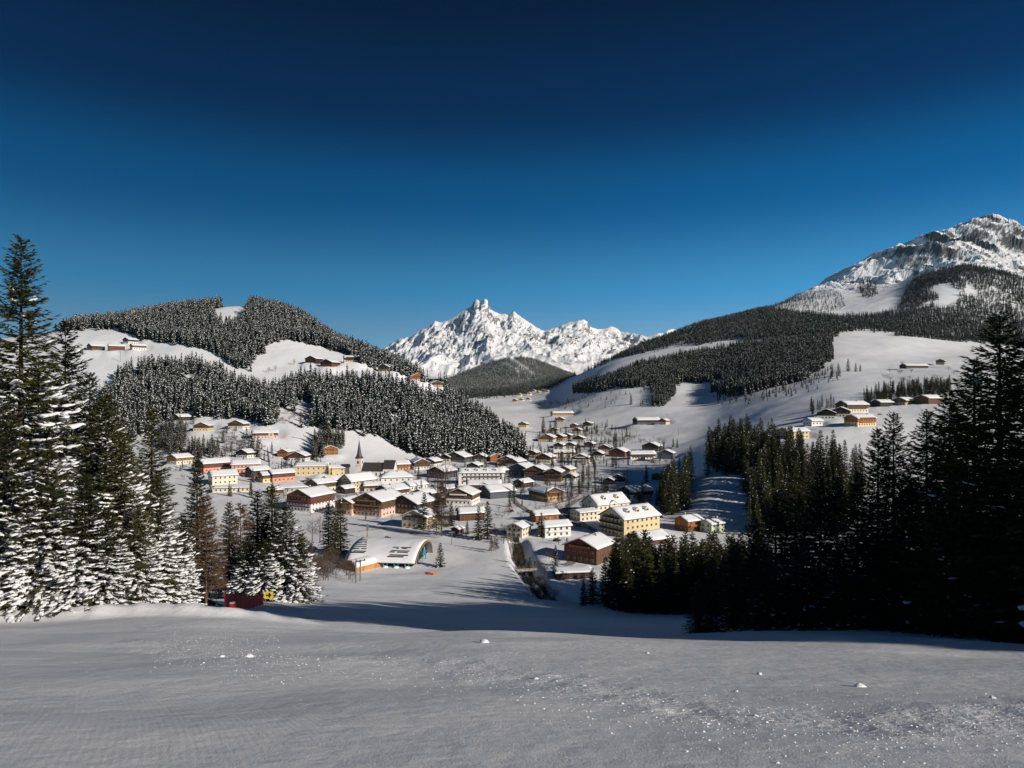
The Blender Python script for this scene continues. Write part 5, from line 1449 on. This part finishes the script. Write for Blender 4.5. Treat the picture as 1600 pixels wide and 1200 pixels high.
def build_church():
    x, d = ground_at(*CHURCH); x += 8; d += 9
    z = hz(x, d)
    o = thing('church', 'white village church with dark shingled roof and slender pointed spire', 'church', (x, d, z), math.radians(-8))
    def P(name, me, loc=(0, 0, 0), rz=0, par=None, sc=None):
        q = link(name, me, par or o, loc, (0, 0, rz))
        if sc: q.scale = sc
        return q
    def house(nm, w, l, he, pitch, cx, cy):
        rise = math.tan(math.radians(pitch)) * w / 2
        P(nm + '_wall', prism_y(nm, [(-w / 2, -2.5), (w / 2, -2.5), (w / 2, he), (0, he + rise - 0.1), (-w / 2, he)], -l / 2, l / 2, WALLS['white']), (cx, cy, 0), math.pi / 2)
        e = 0.6; ze = he - e * math.tan(math.radians(pitch))
        r = P(nm + '_roof', prism_y(nm + '_roof', [(-w / 2 - e, ze), (0, he + rise), (w / 2 + e, ze), (w / 2 + e, ze + 0.3), (0, he + rise + 0.3), (-w / 2 - e, ze + 0.3)], -l / 2 - 0.4, l / 2 + 0.4, M_SHINGLE), (cx, cy, 0), math.pi / 2)
        n = int(l / 3.6)
        for i in range(n):
            xx = cx + ((i + 0.5) / n - 0.5) * l
            P('window', WIN, (xx, cy - w / 2 - 0.02, he * 0.55), 0, None, (1.1, 1, 3.2))
        return r, rise
    r, rise = house('nave', 12, 21, 8, 50, 2, 0)
    # patch of snow left on the shingles
    v = LUMP_V * np.array([2.2, 1.2, 0.5])
    sp = P('snow', mesh_from('snow_patch', v, tris_or_quads(LUMP_F), M_SNOW, smooth=True), (3.2, 2.6, 11.55), 0, r); sp.rotation_euler = (0, math.radians(50), 0)
    house('choir', 10.5, 11, 10.5, 54, 18, 0.3)
    tx, ty = -12.4, -3.0
    P('tower', boxes('tower', [(0, 0, 8.5, 6.4, 6.4, 22.0)], plain('tower_plaster', (0.72, 0.62, 0.58), 0.9, 0.08, 0.4)), (tx, ty, 0))
    P('cornice', boxes('cornice', [(0, 0, 19.7, 7.0, 7.0, 0.4), (0, 0, 12.6, 6.7, 6.7, 0.25)], WALLS['salmon']), (tx, ty, 0))
    arch = [(-0.9, 0), (0.9, 0), (0.9, 2.0), (0.6, 2.6), (0, 2.9), (-0.6, 2.6), (-0.9, 2.0)]
    for k in range(4):
        a = k * math.pi / 2
        P('belfry_opening', prism_y('belfry', arch, -0.06, 0.02, M_DARKIN), (tx + math.sin(a) * 3.22, ty - math.cos(a) * 3.22, 14.6), a)
        ca = np.arange(16) * 2 * math.pi / 16
        P('clock_face', prism_y('clock', [(math.cos(t) * 1.0, math.sin(t) * 1.0) for t in ca], -0.05, 0.02, WALLS['white']), (tx + math.sin(a) * 3.22, ty - math.cos(a) * 3.22, 11.0), a)
    sp = [(4.3, 19.9), (3.0, 21.6), (2.1, 24.5), (1.3, 29.5), (0.55, 34.5), (0.08, 38.2)]
    V, F = [], []
    for i, (r_, z_) in enumerate(sp):
        for k in range(8):
            a = k * math.pi / 4 + math.pi / 8
            V.append((math.cos(a) * r_, math.sin(a) * r_, z_))
    for i in range(len(sp) - 1):
        for k in range(8): F.append([i * 8 + k, i * 8 + (k + 1) % 8, (i + 1) * 8 + (k + 1) % 8, (i + 1) * 8 + k])
    F.append(list(range(8))[::-1])
    s = P('spire', mesh_from('spire', V, F, M_COPPER), (tx, ty, 0))
    P('spire_cross', tubes('cross', [((0, 0, 38.0), (0, 0, 41.0), 0.12), ((-0.8, 0, 40.0), (0.8, 0, 40.0), 0.1)], M_METAL), (0, 0, 0), 0, s)
def build_station():
    x, y = STATION; z = hz(x, y)
    o = thing('lift_station', 'cable car station with curved snow-covered shell roof and teal struts', 'lift station', (x, y, z), math.radians(-7))
    sec = np.array([(-15.5, 2.3), (-13.2, 4.3), (-9.5, 6.1), (-4.5, 7.5), (1, 8.3), (6, 8.2), (11, 6.9), (14.6, 4.3), (16.4, 0.0)])
    t = np.concatenate([[0], np.cumsum(np.hypot(*np.diff(sec, axis=0).T))]); tt = np.linspace(0, t[-1], 40)
    S = np.stack([np.interp(tt, t, sec[:, 0]), np.interp(tt, t, sec[:, 1])], 1)
    for _ in range(3): S[1:-1] = (S[:-2] + 2 * S[1:-1] + S[2:]) / 4
    nrm = np.stack([-np.gradient(S[:, 1]), np.gradient(S[:, 0])], 1); nrm = nrm / np.linalg.norm(nrm, axis=1)[:, None]
    def shell(name, o0, o1, x0, x1, mat, nx=16, noise=0.0, par=None, taper=0.0, i0=0, i1=40):
        A, B = S[i0:i1] + nrm[i0:i1] * o0, S[i0:i1] + nrm[i0:i1] * o1
        m = i1 - i0; xs = np.linspace(x0, x1, nx); V = []
        for j, xx in enumerate(xs):
            for i in range(m):
                V.append((xx, A[i, 0], A[i, 1]))
        for j, xx in enumerate(xs):
            for i in range(m):
                k = 1.0
                if noise:
                    k = 0.55 + 0.45 * min(1, min(j, nx - 1 - j) / 2, min(i, m - 1 - i) / 3) + noise * float(fbm(np.array([xx / 3]), np.array([i / 4]), 2, 5)[0])
                b = A[i] + (B[i] - A[i]) * k
                V.append((xx, b[0], b[1]))
        n = nx * m; idx = np.arange(n).reshape(nx, m)
        F = [list(map(int, f[::-1])) for f in grid_faces(nx, m)] + [[int(q) + n for q in f] for f in grid_faces(nx, m)]
        rim = list(idx[0, :]) + list(idx[1:, -1]) + list(idx[-1, -2::-1]) + list(idx[-2:0:-1, 0])
        for i in range(len(rim)):
            a, b = int(rim[i]), int(rim[(i + 1) % len(rim)]); F.append([a, b, b + n, a + n])
        q = link(name, mesh_from(name, V, F, mat, smooth=bool(noise)), par or o)
        return q
    roof = shell('shell_roof', -0.3, 0.05, -17, 15, M_METAL)
    link_s = shell('snow', 0.06, 0.75, -16.8, 14.8, M_SNOW, 22, 0.25, roof)
    shell('arch_rib', -0.55, 0.20, 15.02, 15.4, WALLS['honey'], 2)
    shell('arch_rib', -0.75, 0.10, -17.6, -17.02, M_STEEL, 2)
    # shade in the lattice gaps, put in as dark boxes on the snow
    shadow_gap = boxes('roof_shadow_gap', [(0, 0, 0, 1.25, 0.62, 0.1)], M_DARKIN)
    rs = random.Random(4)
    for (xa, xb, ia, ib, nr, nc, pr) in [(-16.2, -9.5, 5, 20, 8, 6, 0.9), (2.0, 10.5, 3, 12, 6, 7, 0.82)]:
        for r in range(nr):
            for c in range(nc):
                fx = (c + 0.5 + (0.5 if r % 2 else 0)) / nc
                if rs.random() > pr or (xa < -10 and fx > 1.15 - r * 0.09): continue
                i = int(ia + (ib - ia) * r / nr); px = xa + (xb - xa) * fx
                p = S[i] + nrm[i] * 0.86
                q = link('roof_shadow_gap', shadow_gap, roof, (px, p[0], p[1]))
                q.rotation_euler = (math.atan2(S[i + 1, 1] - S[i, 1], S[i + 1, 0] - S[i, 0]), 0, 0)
    # glazed end wall and inner walls
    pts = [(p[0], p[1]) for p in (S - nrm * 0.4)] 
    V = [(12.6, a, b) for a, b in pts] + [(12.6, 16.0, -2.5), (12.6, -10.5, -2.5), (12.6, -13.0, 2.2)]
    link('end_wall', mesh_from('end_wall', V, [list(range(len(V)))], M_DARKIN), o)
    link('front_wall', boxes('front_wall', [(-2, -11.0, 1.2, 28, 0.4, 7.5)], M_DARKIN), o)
    link('mullion', boxes('mullion', [(12.75, yy, 2.4, 0.2, 0.25, 6.6) for yy in (-6, -1, 4, 9)] + [(12.75, 2, zz, 0.2, 20, 0.22) for zz in (2.5, 5.5)], M_TEAL), o)
    for xx in (-4.5, 1.0, 6.0, 11.0):
        q = tubes('strut', [((xx, -14.2, -1.5), (xx - 1.4, -14.6, 3.0), 0.22), ((xx, -14.2, -1.5), (xx + 1.4, -14.6, 3.0), 0.22)], M_TEAL)
        link('strut', q, o)
        link('snow_heap', mesh_from('snow_heap', LUMP_V * np.array([1.7, 1.5, 1.3]), tris_or_quads(LUMP_F), M_SNOW, smooth=True), o, (xx, -14.4, -0.4))
    link('strut', tubes('strut', [((15.2, -2, -1), (15.0, 0.8, 6.2), 0.25), ((15.2, 4.0, -1), (15.0, 1.0, 6.2), 0.25), ((15.1, -3, 3.6), (15.1, 5, 3.6), 0.2)], M_TEAL), o)
    # entrance canopy
    cz = Matrix.Rotation(math.radians(-28), 4, 'Z')
    a = np.linspace(0, math.pi, 13)
    prof_o = [(4.3 * math.cos(t), 1.4 + 3.0 * math.sin(t)) for t in a]; prof_i = [(4.0 * math.cos(t), 1.4 + 2.65 * math.sin(t)) for t in a][::-1]
    def ring(name, po, pi, y0, y1, mat, par, smooth=False):
        n = len(po); V = []
        for yy in (y0, y1):
            V += [(p[0], yy, p[1]) for p in po] + [(p[0], yy, p[1]) for p in pi[::-1]]
        F = []
        for i in range(n - 1):
            F.append([i, i + 1, 2 * n + i + 1, 2 * n + i]); F.append([n + i + 1, n + i, 3 * n + i, 3 * n + i + 1])
            F.append([i + 1, i, n + i, n + i + 1]); F.append([2 * n + i, 2 * n + i + 1, 3 * n + i + 1, 3 * n + i])
        F.append([0, 2 * n, 3 * n, n]); F.append([n - 1, 2 * n - 1, 4 * n - 1, 3 * n - 1])
        q = link(name, mesh_from(name, V, F, mat), o); return q
    for nm, po, pi, y0, y1, mt in (('canopy', prof_o, prof_i, -9.0, 7.0, M_GLULAM), ('canopy_snow', [(p[0] * 1.03, p[1] + 0.42) for p in prof_o[1:-1]], [(p[0] * 1.0, p[1] + 0.05) for p in prof_o[1:-1]][::-1], -8.7, 7.0, M_SNOW)):
        q = ring(nm, po, pi, y0, y1, mt, o)
        q.location = (-7.5, -15.5, 0); q.rotation_euler = (0, 0, math.radians(-32))
    for sx in (-4.1, 4.1):
        q = link('canopy_wall', boxes('canopy_wall', [(sx, -1, 0.0, 0.3, 16, 3.2)], M_GLULAM), o, (-7.5, -15.5, 0), (0, 0, math.radians(-32)))
    # forecourt trodden by skiers
    # lift posts in front
    for k, (u, v, h) in enumerate([(556, 911, 8.0), (563, 907, 8.0)]):
        px, py = ground_at(u, v); g = hz(px, py)
        p = thing('lift_post', 'grey lift post before the station canopy, %s one' % ('left' if k == 0 else 'right'), 'post', (px, py, g), 0.3, 'lift posts')
        link('shaft', tubes('shaft', [((0, 0, -0.8), (0, 0, h), 0.28)], M_STEEL, 8), p)
        link('crossarm', tubes('crossarm', [((-1.6, 0, h - 0.3), (1.6, 0, h - 0.3), 0.18)], M_STEEL), p)
        link('sheave', tubes('sheave', [((-1.6, -0.7, h), (-1.6, 0.7, h), 0.22), ((1.6, -0.7, h), (1.6, 0.7, h), 0.22)], M_BLACK, 8), p)
    px, py = ground_at(574, 839); g = hz(px, py)
    p = thing('padded_mast', 'grey lamp mast with orange padded foot behind the station', 'mast', (px, py, g))
    link('shaft', tubes('shaft', [((0, 0, -0.5), (0, 0, 7.0), 0.20)], M_STEEL, 8), p); link('lamp_head', boxes('lamp_head', [(0, 0, 6.2, 1.2, 0.8, 3.4)], M_STEEL), p)
    link('pad', tubes('pad', [((0, 0, -0.2), (0, 0, 1.6), 0.5)], M_ORNET, 8), p)
CARS = {}
def car_proto(col):
    if col in CARS: return CARS[col]
    m = plain('car_paint_' + col, dict(black=(0.02, 0.02, 0.022), silver=(0.38, 0.39, 0.40), white=(0.7, 0.7, 0.7), red=(0.32, 0.03, 0.03), blue=(0.03, 0.06, 0.18), grey=(0.13, 0.13, 0.14))[col], 0.3, 0.05, 1.0, 0.5)
    side = [(-2.15, 0.35), (-2.2, 0.75), (-1.95, 0.92), (-0.95, 0.98), (0.95, 1.0), (2.05, 0.92), (2.2, 0.6), (2.15, 0.32)]
    def ext(poly, hw, hw2=None):
        hw2 = hw2 or hw; n = len(poly)
        V = [(-hw, p[0], p[1]) for p in poly] + [(hw, p[0], p[1]) for p in poly]
        return V, [list(range(n))[::-1], list(range(n, 2 * n))] + [[i, (i + 1) % n, (i + 1) % n + n, i + n] for i in range(n)]
    V, F = ext(side, 0.86); body = mesh_from('car_body', V, F, m)
    gl = [(-1.05, 0.96), (-0.45, 1.46), (1.15, 1.48), (1.75, 0.98)]
    V, F = ext(gl, 0.74); glass = mesh_from('car_glass', V, F, M_PANE)
    rf = [(-0.5, 1.44), (1.2, 1.46), (1.15, 1.56), (-0.42, 1.55)]
    V, F = ext(rf, 0.72); roof = mesh_from('car_roof', V, F, m)
    sn = mesh_from('car_snow', LUMP_V * np.array([0.66, 0.85, 0.14]) + np.array([0, 0.35, 1.58]), tris_or_quads(LUMP_F), M_SNOW, smooth=True)
    wheel = tubes('wheel', [((-0.11, 0, 0), (0.11, 0, 0), 0.33)], M_BLACK, 12)
    CARS[col] = (body, glass, roof, sn, wheel)
    return CARS[col]
def put_car(u, v, col, rz, lab, grp, snow=False):
    b, g, r, s, wh = car_proto(col)
    x, y = ground_at(u, v); z = hz(x, y) + 0.18
    o = thing('parked_car', lab, 'car', (x, y, z), rz, grp)
    bo = link('body', b, o); link('cabin_glass', g, o); link('roof', r, o)
    if snow: link('snow', s, o)
    for sx in (-0.8, 0.8):
        for sy in (-1.35, 1.35): link('wheel', wh, o, (sx, sy, 0.33))
def build_street():
    # packed roads, trodden lots and the stream
    ribbon('road', [(788,826),(797,842),(806,862),(818,884),(826,900)], 4.0, M_ROAD)
    ribbon('road', [(700,838),(745,830),(790,826),(830,828),(855,818),(878,800),(900,784),(930,772)], 4.5, M_ROAD, 0.20)
    ribbon('road', [(878,800),(900,812),(930,830),(945,850),(915,866),(880,884)], 4.5, M_ROAD, 0.26)
    ribbon('road', [(878,800),(840,802),(815,792),(800,776),(806,764),(830,758)], 4.0, M_ROAD, 0.23)
    ribbon('road', [(1040,800),(1010,792),(975,782),(945,776),(900,784)], 3.6, M_LOT, 0.17)
    ribbon('road', [(440,762),(480,772),(530,785),(560,788)], 4.0, M_LOT, 0.17)
    ribbon('path', [(560,830),(610,826),(660,836),(690,842)], 3.0, M_LOT, 0.15)
    P = smooth_line(STREAM_XY[:-1], 3.0)
    W = np.stack([P[:, 0], P[:, 1]], 1)
    ribbon('stream', None, 3.2, M_WATER, 0.25, 3.0, xy=STREAM_XY[:-1])
    # timber bridge across the stream
    d0, t0 = 0, 0
    a = np.array(ground_at(808, 893)); b = np.array(ground_at(838, 893)); c = (a + b) / 2; L = np.hypot(*(b - a)) + 1
    zb = max(float(base_height(a[:1], a[1:])[0]), float(base_height(b[:1], b[1:])[0])) + 0.3
    o = thing('footbridge', 'snowy timber footbridge across the stream gully', 'bridge', (c[0], c[1], zb), math.atan2(b[1] - a[1], b[0] - a[0]))
    link('deck', boxes('deck', [(0, 0, 0, L, 3.2, 0.4)], M_POST), o)
    link('snow', boxes('deck_snow', [(0, 0, 0.28, L - 0.2, 2.4, 0.16)], M_SNOW), o)
    for s in (-1.5, 1.5):
        link('railing', boxes('railing', [(0, s, 1.15, L, 0.12, 0.14), (0, s, 0.7, L, 0.1, 0.12)] + [(xx, s, 0.6, 0.14, 0.14, 1.2) for xx in np.linspace(-L / 2 + 0.2, L / 2 - 0.2, 6)], M_POST), o)
    # hedge wall above the station field
    P = smooth_line(poly_xy([(602, 826), (625, 829), (650, 832), (674, 835)]), 2.0)
    for nm, w, h0, h1, mt in (('hedge_wall', 0.9, -0.8, 1.1, M_BARK),):
        o = thing('boundary_wall', 'long low dark wall with snow on top beside the beige chalet', 'wall', (P[0, 0], P[0, 1], hz(*P[0])))
        for nm2, w, a0, a1, mt in (('masonry', 0.9, -0.9, 1.0, M_STONE), ('snow', 1.1, 1.02, 1.45, M_SNOW)):
            T = np.gradient(P, axis=0); T = T / np.linalg.norm(T, axis=1)[:, None]; Nn = np.stack([-T[:, 1], T[:, 0]], 1)
            g = height(P[:, 0], P[:, 1]); V = []
            for i in range(len(P)):
                for (sx, zz) in ((-0.5, a0), (0.5, a0), (0.5, a1), (-0.5, a1)):
                    q = P[i] + Nn[i] * w * sx - P[0]; V.append((q[0], q[1], g[i] + zz - g[0]))
            F = [[i * 4 + k, i * 4 + (k + 1) % 4, i * 4 + 4 + (k + 1) % 4, i * 4 + 4 + k] for i in range(len(P) - 1) for k in range(4)] + [[0, 1, 2, 3], [len(V) - 1, len(V) - 2, len(V) - 3, len(V) - 4]]
            link(nm2, mesh_from(nm2, V, F, mt), o)
    # roadside timber fences
    post = boxes('post', [(0, 0, 0.5, 0.18, 0.18, 1.5)], M_POST)
    for pts, lab in [([(852,792),(880,786),(905,776)], 'timber rail fence along the village road by the gardens'), ([(938,776),(975,788),(1022,788)], 'timber rail fence below the chalet in blue shade'), ([(396,690),(370,692),(352,690)], 'timber rail fence beside the long pinkish house'), ([(800,842),(812,866),(826,892)], 'guard rail along the stream road'), ([(455,684),(475,687),(495,690)], 'thin dark fence running across the slope meadow')]:
        P = smooth_line(poly_xy(pts), 3.0); g = height(P[:, 0], P[:, 1])
        o = thing('rail_fence', lab, 'fence', (P[0, 0], P[0, 1], g[0]))
        for i in range(len(P)): link('post', post, o, (P[i, 0] - P[0, 0], P[i, 1] - P[0, 1], g[i] - g[0]))
        for hh in (0.55, 1.05):
            V, F = [], []
            for i in range(len(P) - 1):
                tube(V, F, (P[i, 0] - P[0, 0], P[i, 1] - P[0, 1], g[i] - g[0] + hh), (P[i + 1, 0] - P[0, 0], P[i + 1, 1] - P[0, 1], g[i + 1] - g[0] + hh), 0.09, 4)
            link('rail', mesh_from('rail', V, F, M_POST), o)
    # cars
    for (u, v, c, r, lab, sn) in [
        (880,812,'black',1.2,'black car nearest the cream hotel annex in the parking lot',False), (890,808,'grey',1.2,'grey car beside the black one at the hotel annex',True),
        (896,818,'black',1.1,'dark car in the middle of the parking lot',False), (905,822,'blue',1.1,'dark blue car right of the middle one in the parking lot',False),
        (884,826,'silver',1.1,'silver car near the white cottage',True), (925,838,'black',0.6,'black car at the corner of the yellow hotel',False),
        (934,842,'grey',0.6,'grey car right below the yellow hotel corner',True), (870,846,'black',1.3,'black car below the white cottage',False),
        (1002,802,'black',0.4,'black car behind the yellow hotel, left one',False), (1018,804,'silver',0.4,'silver car behind the yellow hotel, middle one',True), (1032,808,'grey',0.4,'grey car behind the yellow hotel, right one',False),
        (1004,792,'black',1.4,'black car alone below the rail fence in the shade',False), (605,842,'black',1.6,'black car on the snowy field behind the lift station',False),
        (800,800,'red',0.3,'red car at the roundabout',False), (826,800,'black',0.6,'black car right of the roundabout',False), (560,790,'silver',1.3,'silver car below the white farmhouse',True),
        (700,812,'blue',0.2,'blue car under the white guesthouse',True), (676,760,'black',0.6,'black car beside the bare trees',True), (682,766,'silver',0.6,'silver car beside the bare trees',True), (1375,648,'grey',1.0,'grey car beside the hillside hotel',False)]:
        put_car(u, v, c, r, lab, 'cars parked in the village', sn)
    # ski-lift pylons in the snowfields
    for k, (u, v, h, lab) in enumerate([(995,682,9,'drag-lift pylon on the open field, nearest the red-brown farmhouses'), (973,677,9,'drag-lift pylon left of the nearest one'), (1022,690,10,'drag-lift pylon right of the farmhouses'), (1060,682,12,'drag-lift pylon by the round bare tree'), (918,648,10,'distant pylon beside the long brown farm'), (930,640,10,'distant pylon on the rising slope'), (188,566,16,'chairlift pylon on the left above the wooded spur'), (1200,590,14,'pylon at the right meadow edge'), (706,852,7,'thin lamp post right of the lift station')]):
        x, y = ground_at(u, v); g = hz(x, y)
        o = thing('lift_pylon', lab, 'pylon', (x, y, g), 0.5, 'lift pylons')
        link('mast', tubes('mast', [((0, 0, -0.8), (0, 0, h), 0.16 + y / 9000)], M_STEEL), o)
        link('crossarm', tubes('crossarm', [((-1.8, 0, h - 0.4), (1.8, 0, h - 0.4), 0.12 + y / 9000)], M_STEEL), o)
    # safety nets
    def net(pts, hgt, mat, lab, name='safety_net', cat='fence', lift=0.1):
        P = smooth_line(poly_xy(pts), 2.0); g = height(P[:, 0], P[:, 1]); V, F = [], []
        o = thing(name, lab, cat, (P[0, 0], P[0, 1], g[0]))
        V = []
        for i in range(len(P)):
            sg = 0.12 * math.sin(i * 2.1)
            for zz, yy in ((lift, -0.03), (hgt + sg, -0.03), (hgt + sg, 0.03), (lift, 0.03)):
                V.append((P[i, 0] - P[0, 0], P[i, 1] - P[0, 1] + yy, g[i] - g[0] + zz))
        F = [[i * 4 + k, i * 4 + (k + 1) % 4, i * 4 + 4 + (k + 1) % 4, i * 4 + 4 + k] for i in range(len(P) - 1) for k in range(4)]
        link('netting', mesh_from('netting', V, F, mat), o)
        pm = tubes('net_post', [((0, 0, -0.6), (0, 0, hgt + 0.35), 0.07)], M_RED if mat is M_RED else M_ORNET)
        for i in range(0, len(P), 2): link('post', pm, o, (P[i, 0] - P[0, 0], P[i, 1] - P[0, 1] - 0.12, g[i] - g[0]))
        return o
    net([(352,953),(365,951),(388,949),(412,946)], 1.9, M_RED, 'red safety net on posts at the left piste edge')
    net([(664,896),(676,897),(690,896)], 1.0, M_ORNET, 'low orange net beside the lift station', lift=0.05)
    x, y = ground_at(420, 945); g = hz(x, y)
    o = thing('warning_board', 'yellow warning board on two dark posts beside the red net', 'sign', (x, y, g), 0.15)
    link('board', boxes('board', [(0, 0, 1.75, 1.5, 0.12, 1.25)], M_YEL), o)
    link('band', boxes('band', [(0, -0.075, 1.75, 0.9, 0.02, 0.28), (0.12, -0.078, 1.75, 0.28, 0.02, 0.8)], M_BLACK), o)
    for sx in (-0.6, 0.6): link('post', boxes('post', [(sx, 0.1, 0.6, 0.12, 0.12, 2.6)], M_POST), o)
    x, y = ground_at(363, 955); g = hz(x, y)
    o = thing('marker_drum', 'small red piste marker at the left foot of the red net', 'marker', (x, y, g))
    link('drum', tubes('drum', [((0, 0, -0.2), (0, 0, 0.7), 0.35)], M_RED, 10), o); link('cap', tubes('cap', [((0, 0, 0.7), (0, 0, 0.76), 0.3)], M_SNOW, 10), o)
    x, y = ground_at(393, 777); g = hz(x, y)
    x, y = ground_at(419, 772); g = hz(x, y)
    o = thing('banner', 'yellow-green upright banner before the low grey-green building', 'banner', (x, y, g), 0.3)
    link('pole', tubes('pole', [((0, 0, -0.5), (0, 0, 6), 0.08)], M_STEEL), o); link('cloth', boxes('cloth', [(0.6, 0, 3.6, 1.1, 0.05, 4.4)], plain('banner_cloth', (0.5, 0.6, 0.05), 0.7, 0.1)), o)
def build_snow_bits():
    rg = np.random.default_rng(9)
    def at_px(u, v):
        return ground_at(u, v, 3.0, 60.0)
    # clods that can be told apart
    cl = [mesh_from('snow_clod', LUMP_V * (1 + np.random.default_rng(60 + i).normal(0, 0.2, LUMP_V.shape)), tris_or_quads(LUMP_F), M_SNOW, smooth=True) for i in range(4)]
    for i, (u, v, s, lab) in enumerate([(1344,1057,0.16,'largest snow clod on the right of the foreground'), (1186,1041,0.11,'snow clod left of the largest one'), (756,1003,0.14,'flat snow clod near the shadow edge in the middle'), (388,1027,0.13,'snow clod on the left, right one of two'), (346,1024,0.10,'snow clod on the left, left one of two'), (838,1046,0.09,'snow clod at the start of the crumbly track'), (1150,1066,0.08,'small snow clod below the second clod'), (912,1057,0.09,'snow clod within the crumbly track'), (1550,1080,0.11,'snow clod near the right picture edge'), (1012,1014,0.07,'tiny snow clod close to the shadow edge'), (1180,1106,0.09,'snow clod in the lower crumbly track')]):
        x, y = at_px(u, v)
        o = link('snow_clod', cl[i % 4], None, (x, y, hz(x, y) - 0.01), (0, 0, i * 1.3)); k = s * y / 22
        k = max(0.05, k); o.scale = (k * 1.3, k, k * 0.75)
        tag(o, lab, 'snow clod', 'snow clods')
    # crumbs and glittering grains: too many and small to count
    V, F = [], []
    n0 = 0
    band = np.array([(230,1005),(330,1022),(430,1030),(560,1018),(700,1022),(820,1042),(950,1070),(1080,1092),(1220,1105),(1380,1120),(1560,1105),(1640,1100)], float)
    def add(u, v, s):
        nonlocal n0
        x, y = at_px(u, v)
        vv = LUMP_V * (1 + rg.normal(0, 0.25, LUMP_V.shape)) * np.array([1.2, 1, 0.7]) * s
        V.append(vv + np.array([x, y, hz(x, y) + s * 0.1])); F.append(LUMP_F + n0); n0 += len(LUMP_V)
    for i in range(2600):
        u = rg.uniform(230, 1640); vc = np.interp(u, band[:, 0], band[:, 1])
        v = vc + rg.normal(0, 16 + 14 * (u > 800)) + 6
        if v < 1004: continue
        add(u, v, abs(rg.normal(0, 1)) * 0.007 + 0.003)
    for i in range(500):
        add(rg.uniform(260, 440), 1000 + rg.uniform(-12, 14), abs(rg.normal(0, 1)) * 0.009 + 0.003)
    me = mesh_from('snow_crumbs', np.concatenate(V), tris_or_quads(np.concatenate(F)), M_SNOW, smooth=False)
    tag(link('snow_crumbs', me), 'loose snow crumbs scattered along the ski tracks in the foreground', 'snow', kind='stuff')
    # grains
    n = 2600
    u = rg.uniform(-20, 1620, n); v = 1000 + 205 * rg.random(n) ** 0.8
    P = np.array([at_px(a, b) for a, b in zip(u, v)]); Z = height(P[:, 0], P[:, 1])
    s = (0.00036 * P[:, 1] * np.clip(rg.lognormal(0, 0.5, n), 0.4, 2.2))[:, None]
    base = np.stack([P[:, 0], P[:, 1], Z], 1)
    tet = np.array([(1, 0, 0), (-0.5, 0.87, 0), (-0.5, -0.87, 0), (0, 0, 1.5)])
    V = (base[:, None, :] + tet[None] * s[:, None] * 1.0).reshape(-1, 3)
    i = np.arange(n)[:, None] * 4
    F = np.concatenate([i + np.array([[0, 1, 3]]), i + np.array([[1, 2, 3]]), i + np.array([[2, 0, 3]])], 0)
    me = mesh_from('snow_grains', V, F, M_SNOW)
    tag(link('snow_grains', me), 'glittering loose grains on the foreground snow', 'snow', kind='stuff')
plan_houses()
plan_special()
build_ground()
build_mountains()
build_woods()
TP = build_near_trees()
build_mid_trees(TP)
build_houses()
build_church()
build_station()
build_street()
build_snow_bits()
build_haze()
